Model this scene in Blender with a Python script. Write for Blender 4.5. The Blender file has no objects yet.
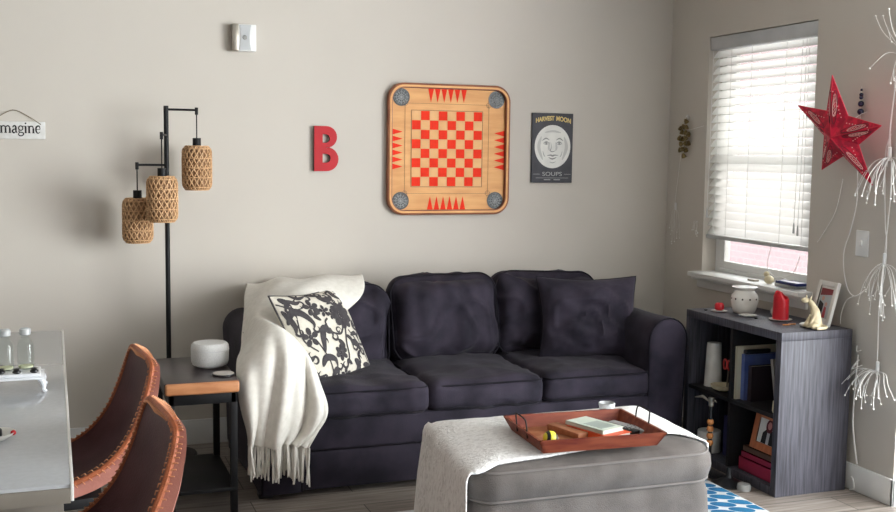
import bpy, bmesh, math, random
from mathutils import Vector, Matrix, Euler, noise
S = bpy.context.scene
COL = S.collection
PI = math.pi
# ---------------------------------------------------------------- camera
YAW, PITCH, ROLL, FPX, CAMH = 0.35224, 0.09628, 0.01303, 1078.8, 1.5
_f = Vector((math.sin(YAW)*math.cos(PITCH), math.cos(YAW)*math.cos(PITCH), -math.sin(PITCH)))
_r = Vector((math.cos(YAW), -math.sin(YAW), 0)); _u = _r.cross(_f)
_r2 = _r*math.cos(ROLL)+_u*math.sin(ROLL); _u2 = -_r*math.sin(ROLL)+_u*math.cos(ROLL)
cd = bpy.data.cameras.new('camera'); cam = bpy.data.objects.new('camera', cd); COL.objects.link(cam)
cam.matrix_world = Matrix(((_r2.x, _u2.x, -_f.x, 0), (_r2.y, _u2.y, -_f.y, 0), (_r2.z, _u2.z, -_f.z, CAMH), (0, 0, 0, 1)))
cd.sensor_width = 36; cd.lens = FPX/896*36; cd.clip_start = .05
S.camera = cam
# ---------------------------------------------------------------- world, sun, lights, exposure
W = bpy.data.worlds.new('sky'); S.world = W; W.use_nodes = True
bg = W.node_tree.nodes['Background']; bg.inputs[0].default_value = (.90, .95, 1.0, 1); bg.inputs[1].default_value = 5.4
sd = bpy.data.lights.new('sun', 'SUN'); sd.energy = 3.0; sd.angle = .03; sd.color = (1, .96, .9)
sun = bpy.data.objects.new('sun', sd); COL.objects.link(sun); sun.rotation_euler = Vector((.75, .1, -.7)).to_track_quat('-Z', 'Y').to_euler()
def area(name, loc, to, sx, sy, e, c=(1, 1, 1)):
    l = bpy.data.lights.new(name, 'AREA'); l.shape = 'RECTANGLE'; l.size = sx; l.size_y = sy; l.energy = e; l.color = c
    o = bpy.data.objects.new(name, l); COL.objects.link(o); o.location = loc
    o.rotation_euler = (Vector(to)-Vector(loc)).to_track_quat('-Z', 'Z').to_euler(); return o
area('patio_door_daylight', (5.5, 1.0, 1.45), (1.6, 4.2, 1.3), 3.8, 2.1, 430, (.97, .985, 1))
area('window_daylight', (3.9, 4.67, 1.5), (2.0, 4.5, .8), .8, 1.2, 9, (1, .98, .95))
S.view_settings.view_transform = 'Standard'; S.view_settings.look = 'None'; S.view_settings.gamma = 1
S.view_settings.use_curve_mapping = False; S.view_settings.exposure = 0.42

# ---------------------------------------------------------------- materials
def lin(h):
    if isinstance(h, tuple): return h
    v = [int(h[i:i+2], 16)/255 for i in (0, 2, 4)]
    return tuple(c/12.92 if c <= .04045 else ((c+.055)/1.055)**2.4 for c in v)
def mat(name, c, rough=.6, metal=0, c2=None, scale=8, bump=0, bscale=None, sheen=0, coat=0, trans=0, stretch=(1, 1, 1), detail=4, emit=0, ior=1.45, sharp=(.35, .65), spec=.5):
    m = bpy.data.materials.new(name); m.use_nodes = True; nt = m.node_tree; N = nt.nodes; L = nt.links
    b = N['Principled BSDF']; c = lin(c)
    b.inputs['Base Color'].default_value = (*c, 1); b.inputs['Roughness'].default_value = rough; b.inputs['Metallic'].default_value = metal
    b.inputs['Sheen Weight'].default_value = sheen; b.inputs['Coat Weight'].default_value = coat; b.inputs['Transmission Weight'].default_value = trans
    b.inputs['IOR'].default_value = ior; b.inputs['Specular IOR Level'].default_value = spec
    if emit: b.inputs['Emission Color'].default_value = (*c, 1); b.inputs['Emission Strength'].default_value = emit
    tc = N.new('ShaderNodeTexCoord'); mp = N.new('ShaderNodeMapping'); mp.inputs['Scale'].default_value = stretch
    L.new(tc.outputs['Object'], mp.inputs['Vector'])
    if c2 is None: c2 = tuple(x*.88 for x in c)
    c2 = lin(c2)
    nz = N.new('ShaderNodeTexNoise'); nz.inputs['Scale'].default_value = scale; nz.inputs['Detail'].default_value = detail
    L.new(mp.outputs[0], nz.inputs['Vector'])
    rp = N.new('ShaderNodeValToRGB'); rp.color_ramp.elements[0].position = sharp[0]; rp.color_ramp.elements[1].position = sharp[1]
    rp.color_ramp.elements[0].color = (*c, 1); rp.color_ramp.elements[1].color = (*c2, 1)
    L.new(nz.outputs['Fac'], rp.inputs[0]); L.new(rp.outputs[0], b.inputs['Base Color'])
    if bump:
        n2 = N.new('ShaderNodeTexNoise'); n2.inputs['Scale'].default_value = bscale or scale*4; n2.inputs['Detail'].default_value = 3
        L.new(mp.outputs[0], n2.inputs['Vector'])
        bp = N.new('ShaderNodeBump'); bp.inputs['Strength'].default_value = bump; bp.inputs['Distance'].default_value = .01
        L.new(n2.outputs['Fac'], bp.inputs['Height']); L.new(bp.outputs[0], b.inputs['Normal'])
    return m
M_wall = mat('wall_paint', (.555, .515, .465), .85, c2=(.545, .505, .455), scale=3, bump=.05, bscale=220)
M_ceil = mat('ceiling_paint', (.75, .74, .71), .9, scale=5)
M_trim = mat('white_trim_paint', (.72, .72, .71), .45, c2=(.68, .68, .67), scale=6)
M_sofa = mat('dark_microfibre', (.010, .008, .015), .8, c2=(.030, .024, .038), scale=7, bump=.25, bscale=300, sheen=.04, detail=8, spec=.25)
M_sofa_p = mat('dark_piping', (.009, .0075, .012), .8, scale=20, spec=.2)
M_ott = mat('grey_brown_microfibre', (.130, .115, .108), .9, c2=(.090, .079, .074), scale=9, bump=.3, bscale=260, sheen=.05, detail=8, spec=.3)
M_ott_p = mat('grey_piping', (.155, .138, .13), .85)
M_black = mat('black_metal', (.006, .006, .007), .5, c2=(.009, .009, .010), spec=.25)
M_blackp = mat('black_plastic', (.012, .012, .014), .35)
M_rattan = mat('rattan', (.62, .38, .20), .6, c2=(.48, .28, .14), scale=60)
M_rattan_in = mat('rattan_lining', (.42, .26, .15), .8, c2=(.28, .16, .085), scale=50)
M_throw = mat('cream_knit', (.80, .77, .71), .95, c2=(.72, .69, .63), scale=40, bump=.5, bscale=420, sheen=.2)
M_oblank = mat('white_woven', (.84, .83, .82), .95, c2=(.60, .58, .57), scale=45, bump=.9, bscale=90, stretch=(1, 2.2, 1), detail=6, sharp=(.48, .72))
M_cream = mat('cream_cotton', (.60, .56, .48), .9, c2=(.54, .50, .43), scale=60, bump=.3, bscale=500)
M_print = mat('charcoal_print', (.035, .03, .034), .9, c2=(.05, .045, .048), scale=60)
M_tan = mat('tan_leather', (.44, .185, .145), .42, c2=(.37, .14, .11), scale=14, bump=.12, bscale=180)
M_plum = mat('plum_leather', (.070, .022, .026), .55, c2=(.105, .040, .044), scale=10, bump=.2, bscale=160)
M_stitch = mat('orange_stitched_leather', (.42, .12, .045), .5, c2=(.30, .08, .03), scale=80, bump=.3)
M_thread = mat('waxed_thread', (.72, .33, .17), .6)
M_quartz = mat('grey_quartz', (.36, .37, .385), .17, c2=(.34, .35, .365), scale=60, coat=.3)
M_quartz_e = mat('quartz_edge_highlight', (.80, .79, .76), .3)  # window light caught by the table's bevel, put in as a pale colour
M_under = mat('shaded_taupe_apron', (.17, .15, .125), .6)  # dark taupe carries the shadow on the table's front face
M_boardw = mat('maple_board', (.74, .39, .15), .6, c2=(.64, .31, .11), scale=5, stretch=(1, 1, 6))
M_rim = mat('dark_board_rim', (.26, .085, .035), .4, c2=(.17, .05, .02), scale=12)
M_red = mat('board_red', (.80, .030, .004), .8, c2=(.74, .022, .003), scale=20)
M_sq = mat('board_cream', (.76, .44, .20), .7, c2=(.70, .38, .16), scale=14)
M_line = mat('board_line', (.16, .07, .03), .5)
M_net = mat('pocket_net', (.20, .22, .22), .8, c2=(.05, .05, .05), scale=120)
M_letter = mat('red_letter_paint', (.46, .004, .012), .6)
M_dkred = mat('maroon_edge', (.10, .004, .01), .5)
M_posterbk = mat('poster_slate', (.062, .062, .075), .6, c2=(.05, .05, .06), scale=30)
M_moon = mat('moon_cream', (.78, .77, .73), .7, c2=(.70, .69, .66), scale=20)
M_gold = mat('gold_lettering', (.72, .55, .22), .6)
M_greyt = mat('grey_lettering', (.42, .42, .42), .7)
M_face = mat('engraving_grey', (.30, .30, .29), .7)
M_shade_f = mat('soft_engraving', (.56, .55, .53), .7)
M_white = mat('white_plastic', (.78, .78, .77), .35)
M_sensor = mat('sensor_grey', (.50, .51, .52), .4)
M_nickel = mat('brushed_nickel', (.36, .33, .28), .35, .7)
M_sign = mat('sign_white', (.66, .655, .64), .7, c2=(.58, .57, .55), scale=50)
M_ink = mat('ink_black', (.010, .010, .012), .6)
M_twine = mat('twine', (.23, .18, .12), .9)
M_wood_edge = mat('live_edge_wood', (.50, .225, .10), .45, c2=(.38, .15, .06), scale=10, stretch=(1, 6, 6))
M_espresso = mat('espresso_veneer', (.018, .010, .012), .3, c2=(.034, .024, .026), scale=12, stretch=(1, 8, 1))
M_speaker = mat('heather_fabric', (.66, .66, .65), .85, c2=(.56, .56, .55), scale=200)
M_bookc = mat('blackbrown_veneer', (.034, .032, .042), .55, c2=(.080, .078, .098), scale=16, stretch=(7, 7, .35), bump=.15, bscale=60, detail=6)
M_bookin = mat('blackbrown_shaded_inside', (.008, .007, .008), .6, c2=(.012, .010, .012), scale=16, stretch=(1, 1, 5))  # shade inside the compartments, put in as a darker copy of the veneer
M_redwood = mat('mahogany_tray', (.22, .052, .022), .5, c2=(.13, .020, .010), spec=.3, scale=8, stretch=(1, 6, 6))
M_redwood2 = mat('mahogany_tray_floor', (.40, .165, .075), .42, c2=(.31, .11, .05), scale=7, stretch=(1, 7, 1))
M_candle = mat('red_wax', (.52, .010, .020), .35, c2=(.42, .008, .018), scale=10)
M_ceramic = mat('white_glaze', (.72, .71, .68), .22, c2=(.66, .64, .6), scale=20)
M_bone = mat('cream_resin', (.68, .60, .42), .5, c2=(.56, .47, .30), scale=40)
M_pewter = mat('white_enamel', (.76, .78, .82), .18, c2=(.68, .70, .74), scale=20, coat=.5)
M_salt = mat('pale_seasoning', (.62, .62, .42), .8)
M_star = mat('star_red_paper', (.66, .010, .045), .6, c2=(.36, .004, .026), scale=28, sharp=(.42, .56))
M_starfold = mat('star_fold_red', (.60, .02, .05), .6)
M_starpr = mat('star_pink_print', (.80, .38, .36), .6)
M_starpk = mat('star_dark_print', (.10, .006, .02), .6)
M_wire = mat('white_wire', (.80, .79, .76), .5)
M_bulb = mat('clear_bulb', (.85, .84, .80), .15)
M_brass = mat('aged_brass', (.28, .21, .09), .35, .8, c2=(.14, .10, .05), scale=90)
M_navybead = mat('navy_bead', (.012, .014, .045), .2)
M_rug = mat('blue_rug', (.016, .20, .40), .95, c2=(.012, .13, .30), scale=6, bump=.5, bscale=300)
M_rugw = mat('white_rug_pile', (.72, .76, .78), .95, bump=.4, bscale=300)
M_paper = mat('page_paper', (.72, .69, .60), .85)
M_frost = mat('frosted_glass', (.85, .87, .88), .25, trans=.55)
def glass(name, c=(1, 1, 1), rough=0):
    m = bpy.data.materials.new(name); m.use_nodes = True; nt = m.node_tree; N = nt.nodes; L = nt.links
    N.remove(N['Principled BSDF']); g = N.new('ShaderNodeBsdfGlossy'); g.inputs['Roughness'].default_value = .02
    t = N.new('ShaderNodeBsdfTransparent'); t.inputs[0].default_value = (*c, 1); fr = N.new('ShaderNodeLayerWeight'); fr.inputs[0].default_value = .5
    pw = N.new('ShaderNodeMath'); pw.operation = 'POWER'; pw.inputs[1].default_value = 4; L.new(fr.outputs['Facing'], pw.inputs[0])
    ad = N.new('ShaderNodeMath'); ad.operation = 'MULTIPLY_ADD'; ad.inputs[1].default_value = .6; ad.inputs[2].default_value = .035; L.new(pw.outputs[0], ad.inputs[0])
    mx = N.new('ShaderNodeMixShader'); L.new(ad.outputs[0], mx.inputs[0]); L.new(t.outputs[0], mx.inputs[1]); L.new(g.outputs[0], mx.inputs[2])
    L.new(mx.outputs[0], N['Material Output'].inputs[0]); return m
M_pane = glass('window_glass', (.97, .99, .98))
M_clear = glass('clear_glass', (.90, .93, .92))
def m_slat():
    m = bpy.data.materials.new('blind_vinyl'); m.use_nodes = True; nt = m.node_tree; N = nt.nodes; L = nt.links
    b = N['Principled BSDF']; b.inputs['Base Color'].default_value = (.85, .85, .84, 1); b.inputs['Roughness'].default_value = .5
    t = N.new('ShaderNodeBsdfTranslucent'); t.inputs[0].default_value = (.9, .9, .89, 1)
    mx = N.new('ShaderNodeMixShader'); mx.inputs[0].default_value = .7
    L.new(b.outputs[0], mx.inputs[1]); L.new(t.outputs[0], mx.inputs[2]); L.new(mx.outputs[0], N['Material Output'].inputs[0]); return m
M_slat = m_slat()
def m_floor():
    m = bpy.data.materials.new('grey_plank_floor'); m.use_nodes = True; nt = m.node_tree; N = nt.nodes; L = nt.links
    b = N['Principled BSDF']; b.inputs['Roughness'].default_value = .42
    tc = N.new('ShaderNodeTexCoord'); br = N.new('ShaderNodeTexBrick')
    br.offset = .37; br.inputs['Scale'].default_value = 1; br.inputs['Brick Width'].default_value = 1.22; br.inputs['Row Height'].default_value = .18
    br.inputs['Mortar Size'].default_value = .0025; br.inputs['Color1'].default_value = (.22, .185, .16, 1); br.inputs['Color2'].default_value = (.33, .29, .26, 1)
    br.inputs['Mortar'].default_value = (.05, .04, .035, 1); L.new(tc.outputs['Object'], br.inputs['Vector'])
    mp = N.new('ShaderNodeMapping'); mp.inputs['Scale'].default_value = (1.2, 18, 1); L.new(tc.outputs['Object'], mp.inputs[0])
    nz = N.new('ShaderNodeTexNoise'); nz.inputs['Scale'].default_value = 3; nz.inputs['Detail'].default_value = 7; L.new(mp.outputs[0], nz.inputs['Vector'])
    rp = N.new('ShaderNodeValToRGB'); rp.color_ramp.elements[0].position = .3; rp.color_ramp.elements[1].position = .7
    rp.color_ramp.elements[0].color = (.55, .52, .5, 1); rp.color_ramp.elements[1].color = (1.2, 1.2, 1.2, 1); L.new(nz.outputs['Fac'], rp.inputs[0])
    mx = N.new('ShaderNodeMix'); mx.data_type = 'RGBA'; mx.blend_type = 'MULTIPLY'; mx.inputs[0].default_value = 1
    L.new(br.outputs['Color'], mx.inputs[6]); L.new(rp.outputs[0], mx.inputs[7]); L.new(mx.outputs[2], b.inputs['Base Color'])
    bp = N.new('ShaderNodeBump'); bp.inputs['Strength'].default_value = .15; bp.inputs['Distance'].default_value = .004
    L.new(nz.outputs['Fac'], bp.inputs['Height']); L.new(bp.outputs[0], b.inputs['Normal']); return m
M_floor = m_floor()
def m_siding():
    m = bpy.data.materials.new('pink_brick'); m.use_nodes = True; nt = m.node_tree; N = nt.nodes; L = nt.links
    b = N['Principled BSDF']; b.inputs['Roughness'].default_value = .9; tc = N.new('ShaderNodeTexCoord'); mp = N.new('ShaderNodeMapping')
    mp.inputs['Rotation'].default_value = (0, PI/2, PI/2); L.new(tc.outputs['Object'], mp.inputs[0])
    br = N.new('ShaderNodeTexBrick'); br.inputs['Scale'].default_value = 3; br.inputs['Color1'].default_value = (.14, .088, .092, 1); br.inputs['Color2'].default_value = (.15, .097, .10, 1)
    br.inputs['Mortar'].default_value = (.16, .125, .125, 1); L.new(mp.outputs[0], br.inputs[0]); L.new(br.outputs[0], b.inputs['Base Color']); return m
M_brick = m_siding()

# ---------------------------------------------------------------- mesh helpers
class MB:
    def __init__(s): s.v = []; s.f = []; s.mi = []; s.m = 0
    def add(s, vs, fs, T=None):
        n = len(s.v)
        s.v += [(T @ Vector(p)) if T else Vector(p) for p in vs]
        s.f += [tuple(i+n for i in f) for f in fs]; s.mi += [s.m]*len(fs); return s
    def bm(s, b, T=None):
        b.verts.ensure_lookup_table(); b.verts.index_update()
        s.add([v.co.copy() for v in b.verts], [[v.index for v in f.verts] for f in b.faces], T); b.free(); return s
    def box(s, x0, x1, y0, y1, z0, z1, bev=0, seg=2, T=None):
        b = bmesh.new(); bmesh.ops.create_cube(b, size=1)
        for v in b.verts: v.co = Vector(((x0+x1)/2+v.co.x*(x1-x0), (y0+y1)/2+v.co.y*(y1-y0), (z0+z1)/2+v.co.z*(z1-z0)))
        if bev: bmesh.ops.bevel(b, geom=b.edges[:], offset=bev, segments=seg, affect='EDGES', profile=.5)
        return s.bm(b, T)
    def lathe(s, prof, c=(0, 0, 0), n=28, T=None):
        vs = []; fs = []; k = len(prof)
        for i in range(n):
            a = 2*PI*i/n
            for r, z in prof: vs.append((c[0]+r*math.cos(a), c[1]+r*math.sin(a), c[2]+z))
        for i in range(n):
            j = (i+1) % n
            for q in range(k-1): fs.append((i*k+q, j*k+q, j*k+q+1, i*k+q+1))
        if prof[0][0] > 1e-5: fs.append(tuple(i*k for i in range(n))[::-1])
        if prof[-1][0] > 1e-5: fs.append(tuple(i*k+k-1 for i in range(n)))
        return s.add(vs, fs, T)
    def cyl(s, x, y, z0, z1, r, n=20, b=0, T=None):
        pr = [(r, z0), (r, z1)] if not b else [(r-b, z0), (r, z0+b), (r, z1-b), (r-b, z1)]
        return s.lathe(pr, (x, y, 0), n, T)
    def tube(s, pts, r, n=8, closed=False, T=None):
        pts = [Vector(p) for p in pts]; k = len(pts); vs = []; fs = []; up = None
        for i, p in enumerate(pts):
            a = pts[(i-1) % k] if closed or i else pts[0]; b = pts[(i+1) % k] if closed or i < k-1 else pts[-1]
            t = (b-a)
            t = t.normalized() if t.length > 1e-9 else Vector((0, 0, 1))
            if up is None:
                up = Vector((0, 0, 1)) if abs(t.z) < .9 else Vector((1, 0, 0))
            e = (up-t*up.dot(t)).normalized(); up = e; g = t.cross(e)
            rr = r[i] if isinstance(r, (list, tuple)) else r
            for q in range(n):
                an = 2*PI*q/n; vs.append(p+(e*math.cos(an)+g*math.sin(an))*rr)
        for i in range(k if closed else k-1):
            j = (i+1) % k
            for q in range(n): fs.append((i*n+q, i*n+(q+1) % n, j*n+(q+1) % n, j*n+q))
        if not closed: fs.append(tuple(range(n))[::-1]); fs.append(tuple((k-1)*n+q for q in range(n)))
        return s.add(vs, fs, T)
    def grid(s, rows, T=None):
        n = len(rows); m = len(rows[0])
        return s.add([p for r in rows for p in r], [(i*m+j, i*m+j+1, (i+1)*m+j+1, (i+1)*m+j) for i in range(n-1) for j in range(m-1)], T)
    def sphere(s, c, r, sc=(1, 1, 1), n=12, T=None):
        pr = [(math.sin(PI*i/n)*r, -math.cos(PI*i/n)*r) for i in range(n+1)]
        b = MB().lathe(pr, (0, 0, 0), n*2)
        return s.add([(c[0]+v.x*sc[0], c[1]+v.y*sc[1], c[2]+v.z*sc[2]) for v in b.v], b.f, T)
    def poly(s, pts, T=None): return s.add(pts, [tuple(range(len(pts)))], T)
    def build(s, name, m, parent=None, loc=None, smooth=True, solid=0, sub=0, flat=False, offset=0, ang=35):
        base = Vector(loc) if loc is not None else (root_loc(parent) if parent else Vector((0, 0, 0)))
        me = bpy.data.meshes.new(name); me.from_pydata([v-base for v in s.v], [], s.f); me.update()
        b = bmesh.new(); b.from_mesh(me); bmesh.ops.remove_doubles(b, verts=b.verts, dist=1e-5); bmesh.ops.recalc_face_normals(b, faces=b.faces) if not flat else None
        b.to_mesh(me); b.free()
        for mm in (m if isinstance(m, (list, tuple)) else [m]): me.materials.append(mm)
        if isinstance(m, (list, tuple)) and len(me.polygons) == len(s.mi):
            for p, i in zip(me.polygons, s.mi): p.material_index = i
        if smooth:
            for p in me.polygons: p.use_smooth = True
            try: me.set_sharp_from_angle(angle=math.radians(ang))
            except Exception: pass
        o = bpy.data.objects.new(name, me); COL.objects.link(o)
        if parent: o.parent = parent
        else: o.location = base
        if solid: q = o.modifiers.new('s', 'SOLIDIFY'); q.thickness = solid; q.offset = offset
        if sub: q = o.modifiers.new('d', 'SUBSURF'); q.levels = sub; q.render_levels = sub
        return o
def root_loc(p):
    while p.parent: p = p.parent
    return Vector(p.location)
def tag(o, label, cat, group=None, kind=None):
    o['label'] = label; o['category'] = cat
    if group: o['group'] = group
    if kind: o['kind'] = kind
    return o
def thing(name, label, cat, loc, group=None):
    o = bpy.data.objects.new(name, None); COL.objects.link(o); o.location = loc; o.empty_display_size = .05
    return tag(o, label, cat, group)
def struct(o): o['kind'] = 'structure'; return o
def dup(o, loc, label):
    def cp(x, par):
        c = x.copy(); COL.objects.link(c)
        if par: c.parent = par
        for ch in x.children: cp(ch, c)
        return c
    r = cp(o, None); r.location = loc; r['label'] = label; return r
def crv(P, n):
    "Catmull-Rom resample"
    P = [Vector(p) for p in P]; out = []; k = len(P)-1
    for i in range(n+1):
        t = i/n*k; j = min(int(t), k-1); t -= j
        a = P[max(j-1, 0)]; b = P[j]; c = P[j+1]; d = P[min(j+2, k)]
        out.append(.5*((2*b)+(c-a)*t+(2*a-5*b+4*c-d)*t*t+(3*b-a-3*c+d)*t**3))
    return out
def curve2d(splines, ext, bev=0):
    "filled outline with holes, extruded: a mesh in the local xy plane"
    cu = bpy.data.curves.new('t', 'CURVE'); cu.dimensions = '2D'; cu.fill_mode = 'BOTH'; cu.extrude = ext; cu.bevel_depth = bev; cu.bevel_resolution = 1
    for sp in splines:
        q = cu.splines.new('POLY'); q.points.add(len(sp)-1); q.use_cyclic_u = True
        for a, p in zip(q.points, sp): a.co = (p[0], p[1], 0, 1)
    return _conv(cu)
def _conv(cu):
    o = bpy.data.objects.new('t', cu); COL.objects.link(o); dg = bpy.context.evaluated_depsgraph_get()
    me = bpy.data.meshes.new_from_object(o.evaluated_get(dg)); bpy.data.objects.remove(o)
    b = MB(); b.add([v.co.copy() for v in me.vertices], [tuple(p.vertices) for p in me.polygons]); bpy.data.meshes.remove(me); return b
def text(s, size, ext=.001, off=0, sx=1):
    cu = bpy.data.curves.new('t', 'FONT'); cu.body = s; cu.size = size; cu.extrude = ext; cu.offset = off; cu.align_x = 'CENTER'; cu.align_y = 'CENTER'
    b = _conv(cu)
    for v in b.v: v.x *= sx
    return b
def wallT(x, y, z): return Matrix.Translation((x, y, z)) @ Matrix.Rotation(PI/2, 4, 'X')     # local xy -> world xz, facing -Y
def rrect(w, h, r, n=8, cx=0, cy=0):
    out = []
    for (sx, sy, a0) in ((1, 1, 0), (-1, 1, 90), (-1, -1, 180), (1, -1, 270)):
        for i in range(n+1):
            a = math.radians(a0+90*i/n); out.append((cx+sx*(w/2-r)+r*math.cos(a), cy+sy*(h/2-r)+r*math.sin(a)))
    return out
def circ(cx, cy, r, n=28, ry=None): return [(cx+r*math.cos(2*PI*i/n), cy+(ry or r)*math.sin(2*PI*i/n)) for i in range(n)]
def nz(x, y, z, s=0): return noise.noise(Vector((x+s*7.3, y-s*3.1, z+s*1.7)))
def cushion(c, size, r, bulge=(.02, .02, .02), seed=0, wr=.006, T=None, n=26, gather=0, ears=0):
    "soft rounded box with bulged faces, creases and gathered top; T maps local to world"
    b = bmesh.new(); bmesh.ops.create_cube(b, size=2); bmesh.ops.subdivide_edges(b, edges=b.edges[:], cuts=n, use_grid_fill=True)
    h = Vector(size)/2; out = MB()
    for v in b.verts:
        u = v.co.copy(); q = Vector([math.copysign(abs(a)**.8, a)*hh for a, hh in zip(u, h)])
        inn = Vector([max(-hh+r, min(hh-r, a)) for a, hh in zip(q, h)]); d = q-inn
        nrm = d.normalized() if d.length > 1e-6 else Vector([1 if abs(a) > .999 else 0 for a in u])
        p = inn+nrm*r if d.length > 1e-6 else q
        for k in range(3):
            o1, o2 = (k+1) % 3, (k+2) % 3
            p[k] += math.copysign(1, u[k])*bulge[k]*abs(u[k])**2*(1-abs(u[o1])**2.2)*(1-abs(u[o2])**2.2)
        w = wr*(nz(p.x*5, p.y*5, p.z*5, seed)+.6*nz(p.x*13, p.y*13, p.z*6, seed+1))*1.4
        cr = 1-abs(nz(p.x*4+p.z*3, p.y*3, p.z*4-p.x*2, seed+3))*2.2
        w += wr*.9*max(0, cr)**5
        if gather:
            w += abs(nrm.y)**2*gather*1.6*math.sin(p.x*62+5*nz(p.x*6, 0, 0, seed))*math.exp(-max(0, h.z-p.z)/.075)*(.4+.6*abs(nz(p.x*9, 1, 2, seed))*2)
            w += abs(nrm.y)**2*gather*math.sin(p.x*60+p.z*14)*math.exp(-max(0, h.x-abs(p.x))/.06)
        p += nrm*w*((.35+.65*abs(nrm.y)) if gather else 1)
        if ears:
            e = max(0, u.z)**6*abs(u.x)**8; p.z += ears*e; p.x += math.copysign(ears*.5*e, u.x)
        v.co = Vector(c)+p if T is None else T @ (Vector(c)+p)
    return out.bm(b)
def pillow_pt(u, v, side, w, h, t, pinch=.10):
    "u,v in -1..1; knife-edge pillow"
    sx = 1-pinch*(1-abs(v)**1.6)*abs(u)**3; sy = 1-pinch*(1-abs(u)**1.6)*abs(v)**3
    th = t*((1-abs(u)**2.6)*(1-abs(v)**2.6))**.55
    return Vector((u*w/2*sx, -side*th/2, v*h/2*sy))
def pillow(w, h, t, T, n=30, seed=0, wr=.004):
    mb = MB()
    for side in (1, -1):
        rows = []
        for i in range(n+1):
            row = []
            for j in range(n+1):
                u = math.sin((j/n-.5)*PI*.96)/math.sin(.5*PI*.96); v = math.sin((i/n-.5)*PI*.96)/math.sin(.5*PI*.96)
                p = pillow_pt(u, v, side, w, h, t); e = (1-u*u)*(1-v*v)
                p.y -= side*e*wr*2.5*(nz(u*2.2, v*2.2, 0, seed)+.6*max(0, 1-abs(nz(u*2.5+v, v*2.1-u, 1, seed))*3)**3)
                row.append(T @ p)
            rows.append(row)
        mb.grid(rows)
    return mb
def pillow_edge(w, h, t, T, n=24):
    out = []
    for a, b, c, d in ((-1, -1, 1, -1), (1, -1, 1, 1), (1, 1, -1, 1), (-1, 1, -1, -1)):
        for i in range(n): k = i/n; out.append(T @ pillow_pt(a+(c-a)*k, b+(d-b)*k, 1, w, h, t))
    return out

# ================================================================ THE SETTING
BY, RX, RY0, CZ = 5.50, 3.385, 3.60, 2.74         # back wall face, right wall face, end of right wall, ceiling
struct(MB().box(-3, 6.2, -2.2, 5.62, -.1, 0).build('floor', M_floor, loc=(0, 0, 0), smooth=False))
struct(MB().box(-3, 5.2, -2.2, 5.62, CZ, CZ+.12).build('ceiling', M_ceil, smooth=False))
struct(MB().box(-3, RX+.16, BY, BY+.12, 0, CZ).build('wall_back', M_wall, loc=(0, BY, 0), smooth=False))
struct(MB().box(-3.12, -3, -2.2, 5.62, 0, CZ).build('wall_left', M_wall, loc=(-3, 0, 0), smooth=False))
WY0, WY1, WZ0, WZ1 = 4.225, 5.115, .845, 2.14
w = MB(); w.box(RX, RX+.16, RY0, WY0, 0, CZ); w.box(RX, RX+.16, WY1, BY, 0, CZ); w.box(RX, RX+.16, WY0, WY1, 0, WZ0); w.box(RX, RX+.16, WY0, WY1, WZ1, CZ)
struct(w.build('wall_right', M_wall, loc=(RX, 4.6, 0), smooth=False))
struct(MB().box(RX+.16, 5.2, RY0, RY0+.12, 0, CZ).build('wall_return', M_wall, loc=(4, RY0, 0), smooth=False))
w = MB(); w.box(-3, RX-.012, BY-.015, BY, 0, .128, .004)
struct(w.build('baseboard_back', M_trim, loc=(0, BY, 0)))
struct(MB().box(RX-.015, RX, RY0-.015, BY-.015, 0, .118, .004).build('baseboard_right', M_trim, loc=(RX, 4.6, 0)))
struct(MB().box(RX-.015, 5.2, RY0-.015, RY0, 0, .118, .004).build('baseboard_return', M_trim, loc=(4, RY0, 0)))
struct(MB().box(-3, 3.2, -2.32, -2.2, 0, CZ).build('wall_front', M_wall, loc=(0, -2.2, 0), smooth=False))
w = MB(); w.box(5.2, 5.34, -2.32, -.95, 0, CZ+.12); w.box(5.2, 5.34, 2.95, RY0+.12, 0, CZ+.12); w.box(5.2, 5.34, -.95, 2.95, 2.42, CZ+.12)
struct(w.build('wall_patio', M_wall, loc=(5.2, 1, 0), smooth=False))
dr = thing('door_1', 'sliding patio door', 'door', (5.26, 1, 0)); dr['kind'] = 'structure'; del dr['category']; del dr['label']
w = MB(); w.box(5.24, 5.30, -.95, -.89, 0, 2.42); w.box(5.24, 5.30, 2.89, 2.95, 0, 2.42); w.box(5.24, 5.30, -.89, 2.89, 2.36, 2.42); w.box(5.24, 5.30, -.89, 2.89, 0, .06); w.box(5.24, 5.30, .97, 1.03, .06, 2.36)
w.build('door_frame', M_trim, dr, smooth=False); MB().box(5.268, 5.272, -.89, 2.89, .06, 2.36).build('door_pane', M_pane, dr, smooth=False)
# window: casing-less drywall opening, double-hung vinyl sash, stool and apron
win = thing('window_1', 'white double-hung window behind the blinds', 'window', (RX+.1, 4.67, WZ0)); win['kind'] = 'structure'; del win['category']; del win['label']
fx0, fx1 = RX+.085, RX+.15
f = MB(); f.box(fx0, fx1, WY0, WY0+.045, WZ0, WZ1, .004); f.box(fx0, fx1, WY1-.045, WY1, WZ0, WZ1, .004); f.box(fx0+.001, fx1-.001, WY0+.01, WY1-.01, WZ0+.001, WZ0+.035, .003); f.box(fx0+.001, fx1-.001, WY0+.01, WY1-.01, WZ1-.045, WZ1-.001, .003)
f.build('window_frame', M_trim, win, smooth=False)
def sash(x0, z0, z1, nm):
    f = MB(); a, b = WY0+.04, WY1-.04
    f.box(x0, x0+.03, a, a+.04, z0, z1, .003); f.box(x0, x0+.03, b-.04, b, z0, z1, .003); f.box(x0+.001, x0+.029, a+.01, b-.01, z0+.001, z0+.04, .003); f.box(x0+.001, x0+.029, a+.01, b-.01, z1-.04, z1-.001, .003)
    o = f.build('window_sash', M_trim, win, smooth=False); MB().box(x0+.012, x0+.016, a+.03, b-.03, z0+.03, z1-.03).build('window_pane', M_pane, o, smooth=False)
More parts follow.
